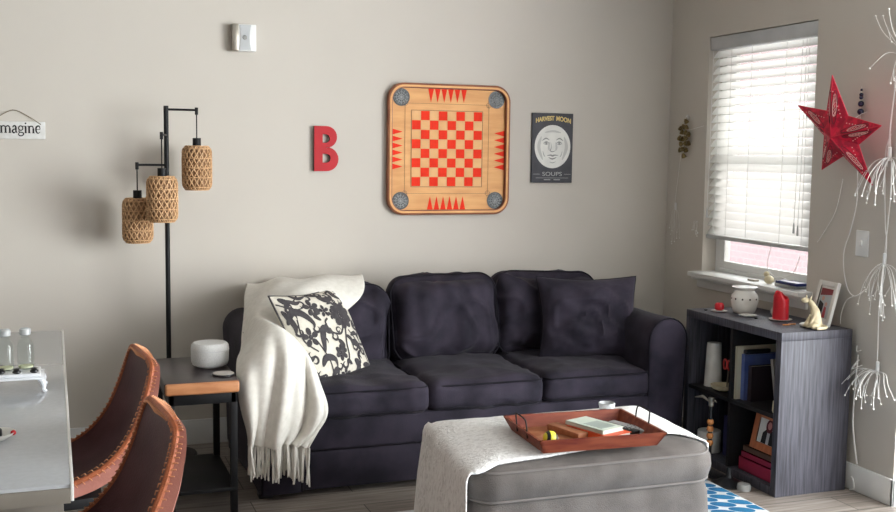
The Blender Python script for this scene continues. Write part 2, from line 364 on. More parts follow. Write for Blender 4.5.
sash(fx0+.002, WZ0+.035, 1.485, 'lower'); sash(fx0+.034, 1.45, WZ1-.045, 'upper')
r = MB(); r.box(RX-.085, fx0, WY0-.045, WY1+.015, WZ0-.012, WZ0+.014, .005); r.box(RX-.018, RX, WY0-.02, WY1+.02, WZ0-.075, WZ0-.012, .004); r.box(RX-.05, RX, WY0-.03, WY1+.03, WZ0-.03, WZ0-.012, .006)
struct(r.build('window_sill', M_trim, loc=(RX, 4.67, WZ0)))
# outside: pink brick building seen through the glass
o = MB().box(9.0, 9.4, 1.5, 13.5, -3, 6.2).build('brick_building', M_brick, loc=(9, 7, -3), smooth=False); tag(o, 'pale pink brick building outside beyond the window', 'building')
# blinds
bl = thing('window_blinds', 'white horizontal slat blinds lowered most of the way over the window', 'blinds', (RX+.045, 4.67, 2.08))
BX = RX+.04
MB().box(BX-.036, BX+.03, WY0+.004, WY1-.004, 2.068, 2.136, .004).build('shaded_headrail_valance', M_sensor, bl)  # white valance coloured grey for the shade on it
sl = MB(); zs = 2.045; n = 0
while zs > 1.085:
    T = Matrix.Translation((BX, 0, zs)) @ Matrix.Rotation(math.radians(-52), 4, 'Y')
    b = MB(); rows = [[(dx, y, .003*(1-(dx/.025)**2)+dz) for y in (WY0+.008, 4.5, 4.8, WY1-.008)] for dx, dz in [(-.025+.05*i/6, 0) for i in range(7)]]
    b.grid(rows); b.grid([[(p[0], p[1], p[2]+.0025) for p in r_] for r_ in rows]); sl.add(b.v, b.f, T)
    o = MB(); o.add(b.v, b.f, T).build('slat', M_slat, bl, smooth=False); zs -= .0435; n += 1
T = Matrix.Translation((BX, 0, 1.055))
MB().box(-.026, .026, WY0+.006, WY1-.006, -.011, .011, .004, T=T).build('bottom_rail', M_sensor, bl)
for y in (4.30, 4.47, 4.75, 4.93, 5.04):
    c = MB()
    for dx in (-.024, .024): c.tube([(BX+dx, y, 2.07), (BX+dx, y, 1.06)], .0013, 5)
    c.build('ladder_cord', M_white, bl)
for y, zt in ((5.075, 1.16), (4.33, 1.13), (4.30, 1.12)):
    c = MB(); c.tube([(BX-.04, y, 2.06), (BX-.042, y, 1.5), (BX-.044, y+.004, zt+.05)], .0014, 6); c.build('lift_cord', M_white, bl)
    MB().lathe([(.001, .05), (.004, .04), (.006, 0), (.003, -.003)], (BX-.044, y+.004, zt), 10).build('cord_tassel', M_sensor, bl)

# ================================================================ SOFA
SX0, SX1, SF = .80, 2.885, 4.47
sofa = thing('sofa', 'dark charcoal-purple three-seat sofa with rolled arms against the wall', 'sofa', (1.83, 4.95, 0))
b = MB(); b.box(.96, 2.70, SF+.01, 5.40, .03, .20, .012); b.box(.96, 2.70, SF, 5.40, .203, .345, .015, 3)
b.build('frame', M_sofa, sofa)
b = MB(); b.box(.95, 2.71, 5.20, 5.44, .05, .74, .05, 5); b.build('backrest_frame', M_sofa, sofa)
for sgn, x0, x1 in ((-1, SX0, .99), (1, 2.68, SX1)):
    # arm profile: vertical sides, rolled top leaning outward; swept along Y
    def prof(k, y):
        pts = []; xi, xo = (x1, x0) if sgn < 0 else (x0, x1); h = .715-.012*max(0, (y-5.1))*3
        W = abs(xo-xi); r = W/2+.004
        P = [(0, .03), (0, .2), (0, .45), (.0, .58)]
        for i in range(13):
            a = PI-PI*i/12; P.append((W/2+r*math.cos(a)+.004, h-r+r*math.sin(a)))
        P += [(W+.002, .50), (W-.006, .30), (W-.012, .03)]
        return [Vector((xi+sgn*p[0]*k+sgn*(1-k)*W/2, y, p[1] if k == 1 else .03+(p[1]-.03)*(1-(1-k)*.12))) for p in P]
    rows = []
    ys = [(.0, SF-.004), (.55, SF-.006), (.88, SF-.002), (.97, SF+.006), (1, SF+.018)]
    for k, y in ys: rows.append(prof(k, y))
    for i in range(1, 24):
        y = SF+.018+i/24*.92; R_ = prof(1, y)
        for p in R_: p += Vector((1, 0, 1))*.005*nz(p.x*5, p.y*5, p.z*5, 9)
        rows.append(R_)
    rows.append(prof(1, 5.43)); rows.append(prof(.9, 5.44)); rows.append(prof(0, 5.44))
    b = MB().grid(rows); o = b.build('arm', M_sofa, sofa, ang=60)
    MB().tube([p+Vector((0, -.001, 0)) for p in prof(.97, SF+.004)], .004, 6).build('arm_piping', M_sofa_p, o)
for i in range(3):
    cx = 1.0+.563*(i+.5)
    T = Matrix.Translation((cx, SF+.335, .405))
    b = cushion((0, 0, 0), (.568, .70, .135), .045, (.004, .012, .022), seed=i, wr=.009, T=T)
    o = b.build('seat_cushion', M_sofa, sofa, ang=80)
    for zz in (.052, -.05):
        pts = []
        for k in range(60):
            x, y = rrect(.562, .694, .05, 14)[k]; 
            pts.append(T @ Vector((x, y-(0.010*(1-(x/.28)**2) if y < 0 else 0), zz)))
        MB().tube(pts, .0045, 6, closed=True).build('piping', M_sofa_p, o)
for i, (cx, w_, tz) in enumerate(((1.265, .565, 5), (1.840, .575, -2), (2.400, .590, 5))):
    T = Matrix.Translation((cx, 5.085, .632 if i == 0 else .663)) @ Matrix.Rotation(math.radians(-12), 4, 'X') @ Matrix.Rotation(math.radians(tz*.5), 4, 'Y')
    b = cushion((0, 0, 0), (w_, .18, .42), .088, (.004, .060, .020), seed=10+i, wr=.022, T=T, gather=.006, ears=.004, n=44)
    o = b.build('back_cushion', M_sofa, sofa, ang=80)
    pts = [T @ Vector((x, -.062, z)) for x, z in rrect(w_-.012, .432, .095, 10)]
    MB().tube(pts, .004, 6, closed=True).build('piping', M_sofa_p, o)
# small legs
for x in (.84, 2.82):
    for y in (4.55, 5.38): MB().box(x-.03, x+.03, y-.03, y+.03, 0, .04, .004).build('leg', M_blackp, sofa)

# dark throw pillow at the right
T = Matrix.Translation((2.535, 4.83, .672)) @ Matrix.Rotation(math.radians(3), 4, 'Y') @ Matrix.Rotation(math.radians(-14), 4, 'X') @ Matrix.Rotation(math.radians(-10), 4, 'Z')
tp = thing('throw_pillow', 'plain dark purple square cushion leaning at the right end of the sofa', 'cushion', (2.49, 4.83, .47))
pillow(.53, .425, .19, T, n=40, seed=4, wr=.02).build('pillow_cover', M_sofa, tp, ang=70)
MB().tube(pillow_edge(.53, .425, .19, T), .004, 6, closed=True).build('piping', M_sofa_p, tp)

# patterned pillow
pp = thing('throw_pillow', 'cream cushion with black scrolling floral print at the left end of the sofa', 'cushion', (1.13, 4.86, .47))
PT = Matrix.Translation((1.158, 4.80, .640)) @ Matrix.Rotation(math.radians(36.5), 4, 'Z') @ Matrix.Rotation(math.radians(-28), 4, 'X')
PW, PH, PTK = .49, .475, .14
cov = pillow(PW, PH, PTK, PT, n=40, seed=2, wr=0).build('pillow_cover', M_cream, pp, ang=70)
MB().tube(pillow_edge(PW, PH, PTK, PT), .005, 6, closed=True).build('piping', M_print, pp)
pr = MB()
def pmap(u, v, off=.0016):
    u = max(-.985, min(.985, u)); v = max(-.985, min(.985, v))
    e = 1e-3; p = pillow_pt(u, v, 1, PW, PH, PTK); a = pillow_pt(min(.99, u+e), v, 1, PW, PH, PTK)-p; b_ = pillow_pt(u, min(.99, v+e), 1, PW, PH, PTK)-p
    nn = a.cross(b_); nn = nn.normalized() if nn.length > 1e-12 else Vector((0, -1, 0))
    if nn.y > 0: nn = -nn
    return PT @ (p+nn*off)
def ribbon(pts, wid, n=14, off=.0016):
    P = crv([(p[0], p[1], 0) for p in pts], n); L = []; R_ = []; C_ = []
    for i, p in enumerate(P):
        a = P[max(i-1, 0)]; b_ = P[min(i+1, n)]; t = (b_-a); t = t.normalized() if t.length else Vector((1, 0, 0)); nn = Vector((-t.y, t.x, 0))
        k = i/n; ww = wid(k) if callable(wid) else wid
        L.append(pmap(*(p+nn*ww).xy, off)); R_.append(pmap(*(p-nn*ww).xy, off)); C_.append(pmap(*p.xy, off))
    pr.grid([L, C_, R_])
def disc(u, v, r, off=.0016, n=12, r2=None, rot=0):
    c = [pmap(u, v, off)]; fs = []
    for rr in (.5, 1):
        for i in range(n):
            a = 2*PI*i/n; x = r*rr*math.cos(a); y = (r2 or r)*rr*math.sin(a)
            c.append(pmap(u+x*math.cos(rot)-y*math.sin(rot), v+x*math.sin(rot)+y*math.cos(rot), off))
    for i in range(n): j = (i+1) % n; fs += [(0, 1+i, 1+j), (1+i, 1+n+i, 1+n+j, 1+j)]
    pr.add(c, fs)
leaf = lambda w: (lambda k: w*(math.sin(PI*min(1, k*1.05+.02))**.8)*(1.15-k*.6)+.004)
def flower(u, v, r, n=6, core=True):
    for i in range(n):
        a = 2*PI*i/n+.3; disc(u+r*.62*math.cos(a), v+r*.62*math.sin(a), r*.40, r2=r*.30, rot=a)
    pr.m = 1
    for i in range(n):
        a = 2*PI*i/n+.3; disc(u+r*.58*math.cos(a), v+r*.58*math.sin(a), r*.20, .0030, 8, r2=r*.10, rot=a)
    disc(u, v, r*.26, .0034); pr.m = 0; disc(u, v, r*.13, .0044)
def stem(pts, w=.022): ribbon(pts, w, 22)
def spiral(u, v, r, a0, turns, w, sgn=1):
    ribbon([(u+r*(1-.75*k)*math.cos(a0+sgn*k*turns*2*PI), v+r*(1-.75*k)*math.sin(a0+sgn*k*turns*2*PI)) for k in [i/7 for i in range(8)]], lambda k: w*(.5+.8*math.sin(PI*k)), 20)
flower(.42, .32, .30, 9); disc(.42, .32, .05)
stem([(.35, .12), (.18, -.05), (-.05, .02), (-.12, .22), (-.02, .30)]); stem([(.38, .05), (.25, -.25), (.2, -.55), (.05, -.8)])
stem([(.45, .0), (.62, -.3), (.80, -.6), (.9, -.9)], .018)
flower(-.30, .58, .20, 5); flower(-.02, .46, .14, 5); flower(.16, .36, .12, 5)
flower(-.62, .00, .20, 5); flower(.02, -.42, .17, 6); flower(.05, -.88, .14, 5)
for pts, w_ in (([(-.95, .35), (-.8, .55), (-.6, .50), (-.42, .25), (-.5, .12)], .09), ([(-.40, -.35), (-.32, -.05), (-.22, .12), (-.05, .0), (-.1, -.12)], .085), ([(-.55, -.6), (-.42, -.45), (-.2, -.52), (-.18, -.75)], .08),
               ([(.05, -.15), (.12, -.30), (-.10, -.36)], .07), ([(.40, -.25), (.58, -.32), (.66, -.55)], .09), ([(.45, -.12), (.66, -.1), (.72, -.35)], .05),
               ([(.35, -.60), (.45, -.75), (.30, -.95)], .085), ([(.60, -.75), (.8, -.78), (.9, -.95)], .07), ([(.62, .9), (.8, .65), (.82, .35), (.92, .1)], .045), ([(.02, .92), (.15, .72), (.38, .75), (.35, .90)], .085),
               ([(.5, .98), (.52, .78), (.7, .66)], .07), ([(-.9, .9), (-.78, .78), (-.9, .62)], .085), ([(-.95, .65), (-.85, .3), (-.9, .1)], .06), ([(-.6, .96), (-.45, .85), (-.2, .92)], .06), ([(-.2, .95), (0, .88), (.1, .97)], .05),
               ([(-.9, -.2), (-.8, -.4), (-.65, -.35)], .08), ([(-.35, -.9), (-.2, -.72), (-.15, -.95)], .07), ([(-.8, -.6), (-.7, -.8), (-.5, -.75)], .08), ([(.9, .85), (.78, .95), (.6, .97)], .04), ([(.75, .02), (.9, -.2), (.86, -.4)], .05), ([(.3, -.1), (.42, -.2), (.4, -.42)], .05), ([(.25, -.7), (.15, -.6), (.12, -.75)], .045), ([(.75, .2), (.68, .05), (.8, -.05)], .05), ([(-.2, .28), (-.32, .4), (-.15, .42)], .05), ([(-.75, .85), (-.6, .74), (-.45, .78)], .06), ([(-.85, -.75), (-.92, -.9), (-.75, -.95)], .05), ([(.6, -.45), (.5, -.55), (.55, -.7)], .045), ([(.15, .6), (.28, .62), (.3, .55)], .03)):
    a_, b_ = Vector(pts[-2]), Vector(pts[-1]); d_ = (b_-a_).normalized(); sd = 1 if (b_-a_).cross(Vector(pts[-3])-a_ if len(pts) > 2 else d_) > 0 else -1
    ribbon(list(pts), leaf(w_*.95), 18)
    q_ = []; an = math.atan2(d_.y, d_.x); p_ = b_-d_*.05
    for k in range(7): q_.append(tuple(p_)); an -= sd*.75; p_ = p_+Vector((math.cos(an), math.sin(an)))*(.060-.005*k)
    ribbon(q_, lambda k: .020*(1.1-k)+.012*math.sin(PI*k), 16)
    m_ = Vector(pts[1]); nn_ = Vector((-d_.y, d_.x))*w_*1.3; ribbon([tuple(m_), tuple(m_+nn_*.8+d_*.03), tuple(m_+nn_*1.1+d_*.10)], lambda k: .030*(1-k)+.004, 8)
spiral(-.10, .08, .12, 1.5, .9, .022); spiral(.62, -.92, .12, 0, .9, .02, -1); spiral(.22, .80, .12, 2, 1, .022); spiral(-.78, .62, .10, 3, 1, .02); spiral(.15, .02, .08, 0, 1, .015)
stem([(-.98, .8), (-.7, .6), (-.45, .62)], .015); stem([(-.75, .4), (-.8, .1), (-.75, -.1), (-.55, -.3)], .016); stem([(.35, .62), (.4, .75), (.3, .9)], .018); stem([(-.5, -.1), (-.35, -.5), (-.3, -.85)], .016)
pr.build('floral_print', [M_print, M_cream], cov, smooth=True, flat=True, ang=180)

# cream fringed throw over the left arm and back corner
th = thing('throw_blanket', 'cream fringed throw draped over the left back corner and arm of the sofa', 'blanket', (.9, 4.6, .2))
CTL = [
 [(.93, 5.472, .50), (1.08, 5.474, .48), (1.25, 5.472, .50), (1.47, 5.468, .56)],
 [(.915, 5.462, .77), (1.05, 5.462, .80), (1.25, 5.462, .81), (1.47, 5.45, .82)],
 [(.905, 5.37, .815), (1.05, 5.36, .835), (1.25, 5.32, .850), (1.45, 5.28, .858)],
 [(.865, 5.20, .79), (1.02, 5.11, .860), (1.22, 5.08, .878), (1.425, 5.08, .883)],
 [(.842, 5.06, .735), (.95, 4.98, .810), (1.12, 4.92, .82), (1.36, 4.93, .78)],
 [(.800, 4.88, .655), (.88, 4.87, .735), (.985, 4.87, .70), (1.07, 4.90, .60)],
 [(.765, 4.70, .610), (.86, 4.68, .735), (.955, 4.68, .69), (1.02, 4.70, .60)],
 [(.725, 4.53, .60), (.86, 4.50, .735), (.985, 4.47, .66), (1.035, 4.50, .58)],
 [(.710, 4.42, .54), (.86, 4.385, .64), (.99, 4.38, .56), (1.050, 4.415, .50)],
 [(.718, 4.40, .42), (.85, 4.36, .47), (.99, 4.37, .43), (1.085, 4.40, .39)],
 [(.735, 4.40, .33), (.84, 4.365, .34), (.965, 4.385, .32), (1.06, 4.40, .315)],
 [(.748, 4.41, .275), (.83, 4.375, .265), (.925, 4.39, .262), (1.005, 4.41, .235)]]
NR, NC = 66, 44
cols = [crv(r_, NC) for r_ in CTL]; G = [[None]*(NC+1) for _ in range(NR+1)]
for j in range(NC+1):
    c = crv([cols[i][j] for i in range(len(CTL))], NR)
    for i in range(NR+1): G[i][j] = c[i]
for i in range(NR+1):
    for j in range(NC+1):
        k = i/NR; u = j/NC; p = G[i][j]
        hang = max(0, (k-.58)/.42); top = max(0, 1-k/.5)
        p.y -= hang**.8*(.030*math.sin(u*19+1.2*math.sin(k*7))+.018*math.sin(u*37+2+k*4)); p.x += hang*.012*math.sin(k*16+u*9)
        p.y -= hang*.05*max(0, 1-abs(u-.68)/.10)*(-1)
        p.z += top*.010*math.sin(u*17+k*9)+.006*nz(u*5, k*9, 0, 5); mid = max(0, 1-abs(k-.45)/.2)
        p.z += mid*.014*math.sin(u*14-k*18)
cl = MB().grid(G).build('blanket_cloth', M_throw, th, solid=.008, ang=180, offset=1, sub=1)
fr = MB(); random.seed(3)
hem = G[NR]
for j in range(0, NC+NC//2+1):
    q = j/1.5; a = hem[int(q)]; b_ = hem[min(int(q)+1, NC)]; p = a.lerp(b_, q-int(q))
    L_ = .135+random.uniform(-.018, .014)+(.02 if j > 44 else 0); sx = random.uniform(-.012, .012); sy = random.uniform(-.01, .006)
    fr.tube([p+Vector((0, 0, .004)), p+Vector((sx*.4, sy, -L_*.4)), p+Vector((sx, sy*1.4, -L_*.8)), p+Vector((sx*1.3, sy, -L_))], [.0030, .0050, .0046, .0028], 6)
fr.build('fringe', M_throw, th)

# ================================================================ RUG, OTTOMAN
rug = thing('area_rug', 'blue rug with rows of white-outlined ovals under the ottoman', 'rug', (2.05, 3.1, 0))
MB().box(1.29, 2.81, 2.04, 4.16, .001, .010, .002).build('rug_pile', M_rugw, rug)
ov = MB(); iy = 0; y = 2.08
c_, s_ = math.cos(math.radians(-32)), math.sin(math.radians(-32))
for iy in range(-30, 60):
    for ix in range(-30, 40):
        a0, b0 = ix*.150+(.075 if iy % 2 else 0), iy*.052
        x, y = 2.05+a0*c_-b0*s_, 3.1+a0*s_+b0*c_
        if not (1.28 < x < 2.82 and 2.03 < y < 4.17): continue
        pts = []
        for a in range(18):
            t = 2*PI*a/18; dx, dy = .056*math.cos(t), .031*math.sin(t)
            pts.append((min(2.803, max(1.297, x+dx*c_-dy*s_)), min(4.153, y+dx*s_+dy*c_), .0112))
        ov.poly(pts)
ov.build('oval_pattern', M_rug, rug, smooth=False, flat=True)
OX0, OX1, OY0, OY1 = 1.275, 2.225, 3.20, 3.86
ott = thing('ottoman', 'grey-brown upholstered ottoman with piped cushion top in front of the sofa', 'ottoman', ((OX0+OX1)/2, (OY0+OY1)/2, .0112))
ocx, ocy, ow, oh = (OX0+OX1)/2, (OY0+OY1)/2, OX1-OX0, OY1-OY0
def shear(p):
    u = (p.x-OX0)/ow; v = (p.y-OY0)/oh; p.x += v*(.085*(1-u)+.045*u); return p
def rring(w, h, r, z, n=10): return [shear(Vector((ocx+x, ocy+y, z))) for x, y in rrect(w, h, r, n)]
b = MB(); rows = []
for z, ins in ((.012, .02), (.03, .008), (.10, .002), (.2, .0), (.29, .004), (.335, .016)):
    r_ = rring(ow-2*ins, oh-2*ins, .10, z); rows.append(r_+[r_[0]])
for r_ in rows:
    for p in r_: p.x += .004*nz(p.x*6, p.y*6, p.z*8); p.y += .004*nz(p.x*6, p.y*6, p.z*8, 2)
    r_[-1] = r_[0]
b.grid(rows); b.poly(rows[0][:-1]); b.poly(rows[-1][:-1]); b.build('ottoman_base', M_ott, ott, ang=60)
for x in (OX0+.1, OX1-.1):
    for y in (OY0+.1, OY1-.1): MB().cyl(x, y, .0112, .03, .022, 12).build('leg', M_blackp, ott)
b = MB(); rows = []
for z, ins in ((.338, .016), (.350, .004), (.39, -.004), (.425, .0), (.443, .012), (.452, .02), (.462, .05), (.470, .10), (.475, .18), (.477, .26)):
    r_ = rring(ow-2*ins, oh-2*ins, max(.02, .10-ins*.3), z, 12)
    for p in r_: q = .004*nz(p.x*7, p.y*7, p.z*7, 3); p.z += q*(1 if z > .4 else .2)
    rows.append(r_+[r_[0]])
b.grid(rows); b.poly(rows[-1][:-1]); b.poly(rows[0][:-1]); oc = b.build('ottoman_cushion', M_ott, ott, ang=70)
for z, ins in ((.441, .009), (.343, .008)):
    MB().tube(rring(ow-2*ins, oh-2*ins, .10, z, 12), .0055, 7, closed=True).build('piping', M_ott_p, oc)
# woven white blanket on the ottoman: top sheet, long drop on the left, short drop on the right
ob = thing('throw_blanket', 'white woven blanket spread over the top and left end of the ottoman', 'blanket', (1.5, 3.6, .1))
def fronty(x):
    t = (x-OX0)/(OX1-OX0); k = [(0, 3.195), (.03, 3.20), (.10, 3.235), (.30, 3.25), (.5, 3.28), (.75, 3.37), (.9, 3.36), (1, 3.31)]
    for (a, ya), (c, yc) in zip(k, k[1:]):
        if t <= c: return ya+(yc-ya)*max(0, (t-a)/(c-a))
    return 3.31
def topz(x, y):
    d = min(x-OX0, OX1-x, y-OY0, OY1-y); return .482 if d > .18 else .482-.030*max(0, (.18-d)/.18)**2.2
rows = []
NX, NYb = 70, 40
S_ = [i/NX for i in range(NX+1)]; dropL, dropR = .44, .06
tot = dropL+ow+dropR
for i in range(NX+1):
    s = S_[i]*tot; row = []
    for j in range(NYb+1):
        v = j/NYb
        if s < dropL:   # left drop, flares outward towards the floor
            dz = dropL-s; yf = 3.20+.01*dz; yb = OY1+.01
            x = OX0-.006-.016*math.sin(min(1, dz/.05)*PI/2)-.045*(dz/.44)**1.3; z = max(.030, .452-dz)
            y = yf-.03*(dz/.44)+(yb+.05*(dz/.44)-yf)*v
            fold = (.016*math.sin(v*17+dz*3)+.007*math.sin(v*33+1))*min(1, dz/.2); x += fold
            if dz < .05: z = .452-.035*(dz/.05)**1.8; 
        elif s > dropL+ow:
            dz = s-dropL-ow; x = OX1+.010+.004*math.sin(v*9); y = 3.315+(OY1-.005-3.315)*v; z = .45-dz*(1-.5*(1-v))
        else:
            x = OX0+(s-dropL); yf = fronty(x); k = min(1, (x-OX0)/.06)*min(1, (OX1-x)/.06)
            y = yf+(OY1+.014-yf)*v; z = topz(x, y)+.003*nz(x*11, y*11, 0, 3)
            if y > OY1-.01: z -= .01
        row.append(shear(Vector((x, y, z))))
    row.append(Vector((row[-1].x, OY1+.016, max(.03, row[-1].z-.06)))); rows.append(row)
MB().grid(rows).build('blanket_cloth', M_oblank, ob, solid=.007, ang=180, offset=1)

# tray
TT = Matrix.Translation((1.762, 3.375, .490)) @ Matrix.Rotation(math.radians(-3.5), 4, 'Z')
tr = thing('serving_tray', 'reddish wooden tray with flared sides and wire handles on the ottoman', 'tray', (1.762, 3.375, .490))
def L2(x, y, z): return TT @ Vector((x, y, z))
bw, bd, tw, td, hh = .212, .158, .238, .184, .050
MB().box(-bw, bw, -bd, bd, 0, .008, .001, T=TT).build('tray_base', M_redwood2, tr)
def wall4(a, b_, c, d, n):    # bottom a->b, top d->c, thickness inwards n
    q = [Vector(a), Vector(b_), Vector(c), Vector(d)]; n = Vector(n); v = q+[p+n for p in q]
    return MB().add(v, [(0, 1, 2, 3), (7, 6, 5, 4), (0, 4, 5, 1), (1, 5, 6, 2), (2, 6, 7, 3), (3, 7, 4, 0)], TT)
for a, b_, c, d, n_ in (((-bw, -bd, 0), (bw, -bd, 0), (tw, -td, hh), (-tw, -td, hh), (0, .010, 0)), ((-bw, bd, 0), (bw, bd, 0), (tw, td, hh), (-tw, td, hh), (0, -.010, 0)),
                       ((-bw, -bd, 0), (-bw, bd, 0), (-tw, td, hh), (-tw, -td, hh), (.010, 0, 0)), ((bw, -bd, 0), (bw, bd, 0), (tw, td, hh), (tw, -td, hh), (-.010, 0, 0))):
    wall4(a, b_, c, d, n_).build('tray_side', M_redwood, tr, smooth=False)
for s_ in (-1, 1):
    P = [(s_*(tw-.008), -.05, hh-.025), (s_*(tw-.002), -.05, hh+.03), (s_*(tw+.002), -.035, hh+.043), (s_*(tw+.002), .035, hh+.043), (s_*(tw-.002), .05, hh+.03), (s_*(tw-.008), .05, hh-.025)]
    MB().tube([TT @ p for p in crv(P, 20)], .0028, 7).build('handle', M_black, tr)
# things in the tray
def tbox(name, x, y, z0, w_, d, h, rot, m, label, cat, bev=.002):
    T = TT @ Matrix.Translation((x, y, z0)) @ Matrix.Rotation(math.radians(rot), 4, 'Z')
    return tag(MB().box(-w_/2, w_/2, -d/2, d/2, 0, h, bev, T=T).build(name, m, loc=T.translation), label, cat)
tz = .0085
tbox('wooden_box', -.045, .03, tz, .05, .17, .022, 18, M_redwood2, 'thin brown wooden stick box lying beside the stacked books in the tray', 'box')
def book(x, y, z0, w_, d, h, rot, cov, label):
    T = TT @ Matrix.Translation((x, y, z0)) @ Matrix.Rotation(math.radians(rot), 4, 'Z'); t = thing('book', label, 'book', T.translation)
    c = MB(); c.box(-w_/2, w_/2, -d/2, d/2, 0, .002, T=T); c.box(-w_/2, w_/2, -d/2, d/2, h-.002, h, T=T); c.box(-w_/2, -w_/2+.002, -d/2, d/2, 0, h, T=T); c.build('cover', cov, t, smooth=False)
    MB().box(-w_/2+.002, w_/2-.003, -d/2+.003, d/2-.003, .002, h-.002, T=T).build('pages', M_paper, t, smooth=False); return T, t
M_orange = mat('orange_cover', (.74, .10, .03), .45); M_mint = mat('mint_cover', (.52, .62, .54), .5, c2=(.64, .68, .60), scale=12)
book(.055, -.012, tz, .125, .20, .024, 22, M_orange, 'orange book at the bottom of the stack in the tray')
T, t = book(.048, .008, tz+.0245, .105, .185, .014, 22, M_mint, 'pale mint booklet lying on top of the orange book in the tray')
MB().box(-.035, .035, -.07, .02, .014, .0146, T=T).build('cover_panel', mat('grey_green_panel', (.36, .42, .39), .5), t, smooth=False)
M_gyrem = mat('silver_remote', (.45, .46, .48), .35)
for x, y, m_, lab, rot in ((.155, .03, M_blackp, 'black remote control in the tray next to the silver one', 24), (.195, .03, M_gyrem, 'silver-grey remote control nearest the right side of the tray', 24)):
    T = TT @ Matrix.Translation((x, y, tz)) @ Matrix.Rotation(math.radians(rot), 4, 'Z'); t = thing('remote_control', lab, 'remote control', T.translation)
    MB().box(-.018, .018, -.085, .085, 0, .018, .004, 3, T=T).build('body', m_, t)
    bt = MB()
    for i in range(4):
        for j in (-1, 1): bt.cyl(j*.007, -.055+i*.018, .0178, .0190, .0030, 8, T=T)
    bt.build('button', M_sensor if m_ is M_blackp else M_blackp, t)
# small striped toy ball
bc = TT @ Vector((-.165, -.10, tz+.026)); t = thing('toy_ball', 'small yellow, black and white striped ball in the front left of the tray', 'ball', bc-Vector((0, 0, .026)))
M_yel = mat('yellow_rubber', (.78, .72, .06), .4)
for k, (a0, a1, m_) in enumerate(((0, .22, M_yel), (.22, .38, M_blackp), (.38, .62, M_yel), (.62, .76, M_blackp), (.76, 1, M_white))):
    prf = [(math.sin(PI*(a0+(a1-a0)*i/8))*.026, -math.cos(PI*(a0+(a1-a0)*i/8))*.026) for i in range(9)]
    MB().lathe(prf, n=24, T=Matrix.Translation(bc) @ Matrix.Rotation(PI/2+.2, 4, 'Y')).build('stripe', m_, t)
t = thing('candle_cup', 'small frosted glass cup on the back edge of the ottoman behind the tray', 'cup', (2.035, 3.70, .487))
MB().lathe([(.025, 0), (.028, .004), (.033, .036), (.031, .038), (.026, .011), (.001, .010)], (2.035, 3.70, .487), 24).build('cup_wall', M_frost, t)
MB().cyl(2.035, 3.70, .4975, .504, .0255, 20).build('dark_wax', M_blackp, t)

# ================================================================ SIDE TABLE, SPEAKER, LAMP
st = thing('side_table', 'small dark-topped side table with tan wood edge left of the sofa', 'side table', (.56, 4.6, 0))
MB().box(.402, .70, 4.345, 4.90, .520, .565, .006, 3).build('table_top', M_espresso, st)
MB().box(.404, .698, 4.325, 4.347, .518, .566, .010, 4).build('front_edge', M_wood_edge, st)
fr = MB(); fr.box(.42, .69, 4.36, 4.39, .47, .519, .003); fr.box(.42, .69, 4.86, 4.89, .47, .519, .003); fr.box(.42, .44, 4.36, 4.88, .47, .519); fr.box(.67, .69, 4.36, 4.88, .47, .519)
fr.build('apron', M_black, st)
for x in (.43, .68):
    for y in (4.375, 4.875): MB().box(x-.014, x+.014, y-.014, y+.014, 0, .472, .002).build('leg', M_black, st)
fr = MB(); fr.box(.42, .69, 4.36, 4.89, .10, .115, .002); fr.build('lower_shelf', M_black, st)
sp = thing('smart_speaker', 'white rounded fabric speaker on the side table', 'speaker', (.625, 4.66, .566))
MB().lathe([(.058, 0), (.074, .004), (.080, .020), (.081, .075), (.078, .090), (.070, .098), (.001, .100)], (.625, 4.66, .572), 40).build('fabric_body', M_speaker, sp)
MB().cyl(.625, 4.66, .566, .574, .055, 28).build('foot', M_sensor, sp)
MB().tube([(.625+.0812*math.cos(a*PI/20), 4.66+.0812*math.sin(a*PI/20), .640) for a in range(40)], .0012, 5, closed=True).build('seam_line', M_sensor, sp)
cs = thing('coaster', 'round dark coaster with a pale top in front of the speaker', 'coaster', (.652, 4.455, .566))
MB().cyl(.652, 4.455, .566, .574, .047, 28, .002).build('coaster_base', M_blackp, cs); MB().cyl(.652, 4.455, .574, .576, .043, 28).build('pale_top', mat('pale_cork', (.50, .46, .42), .8), cs)

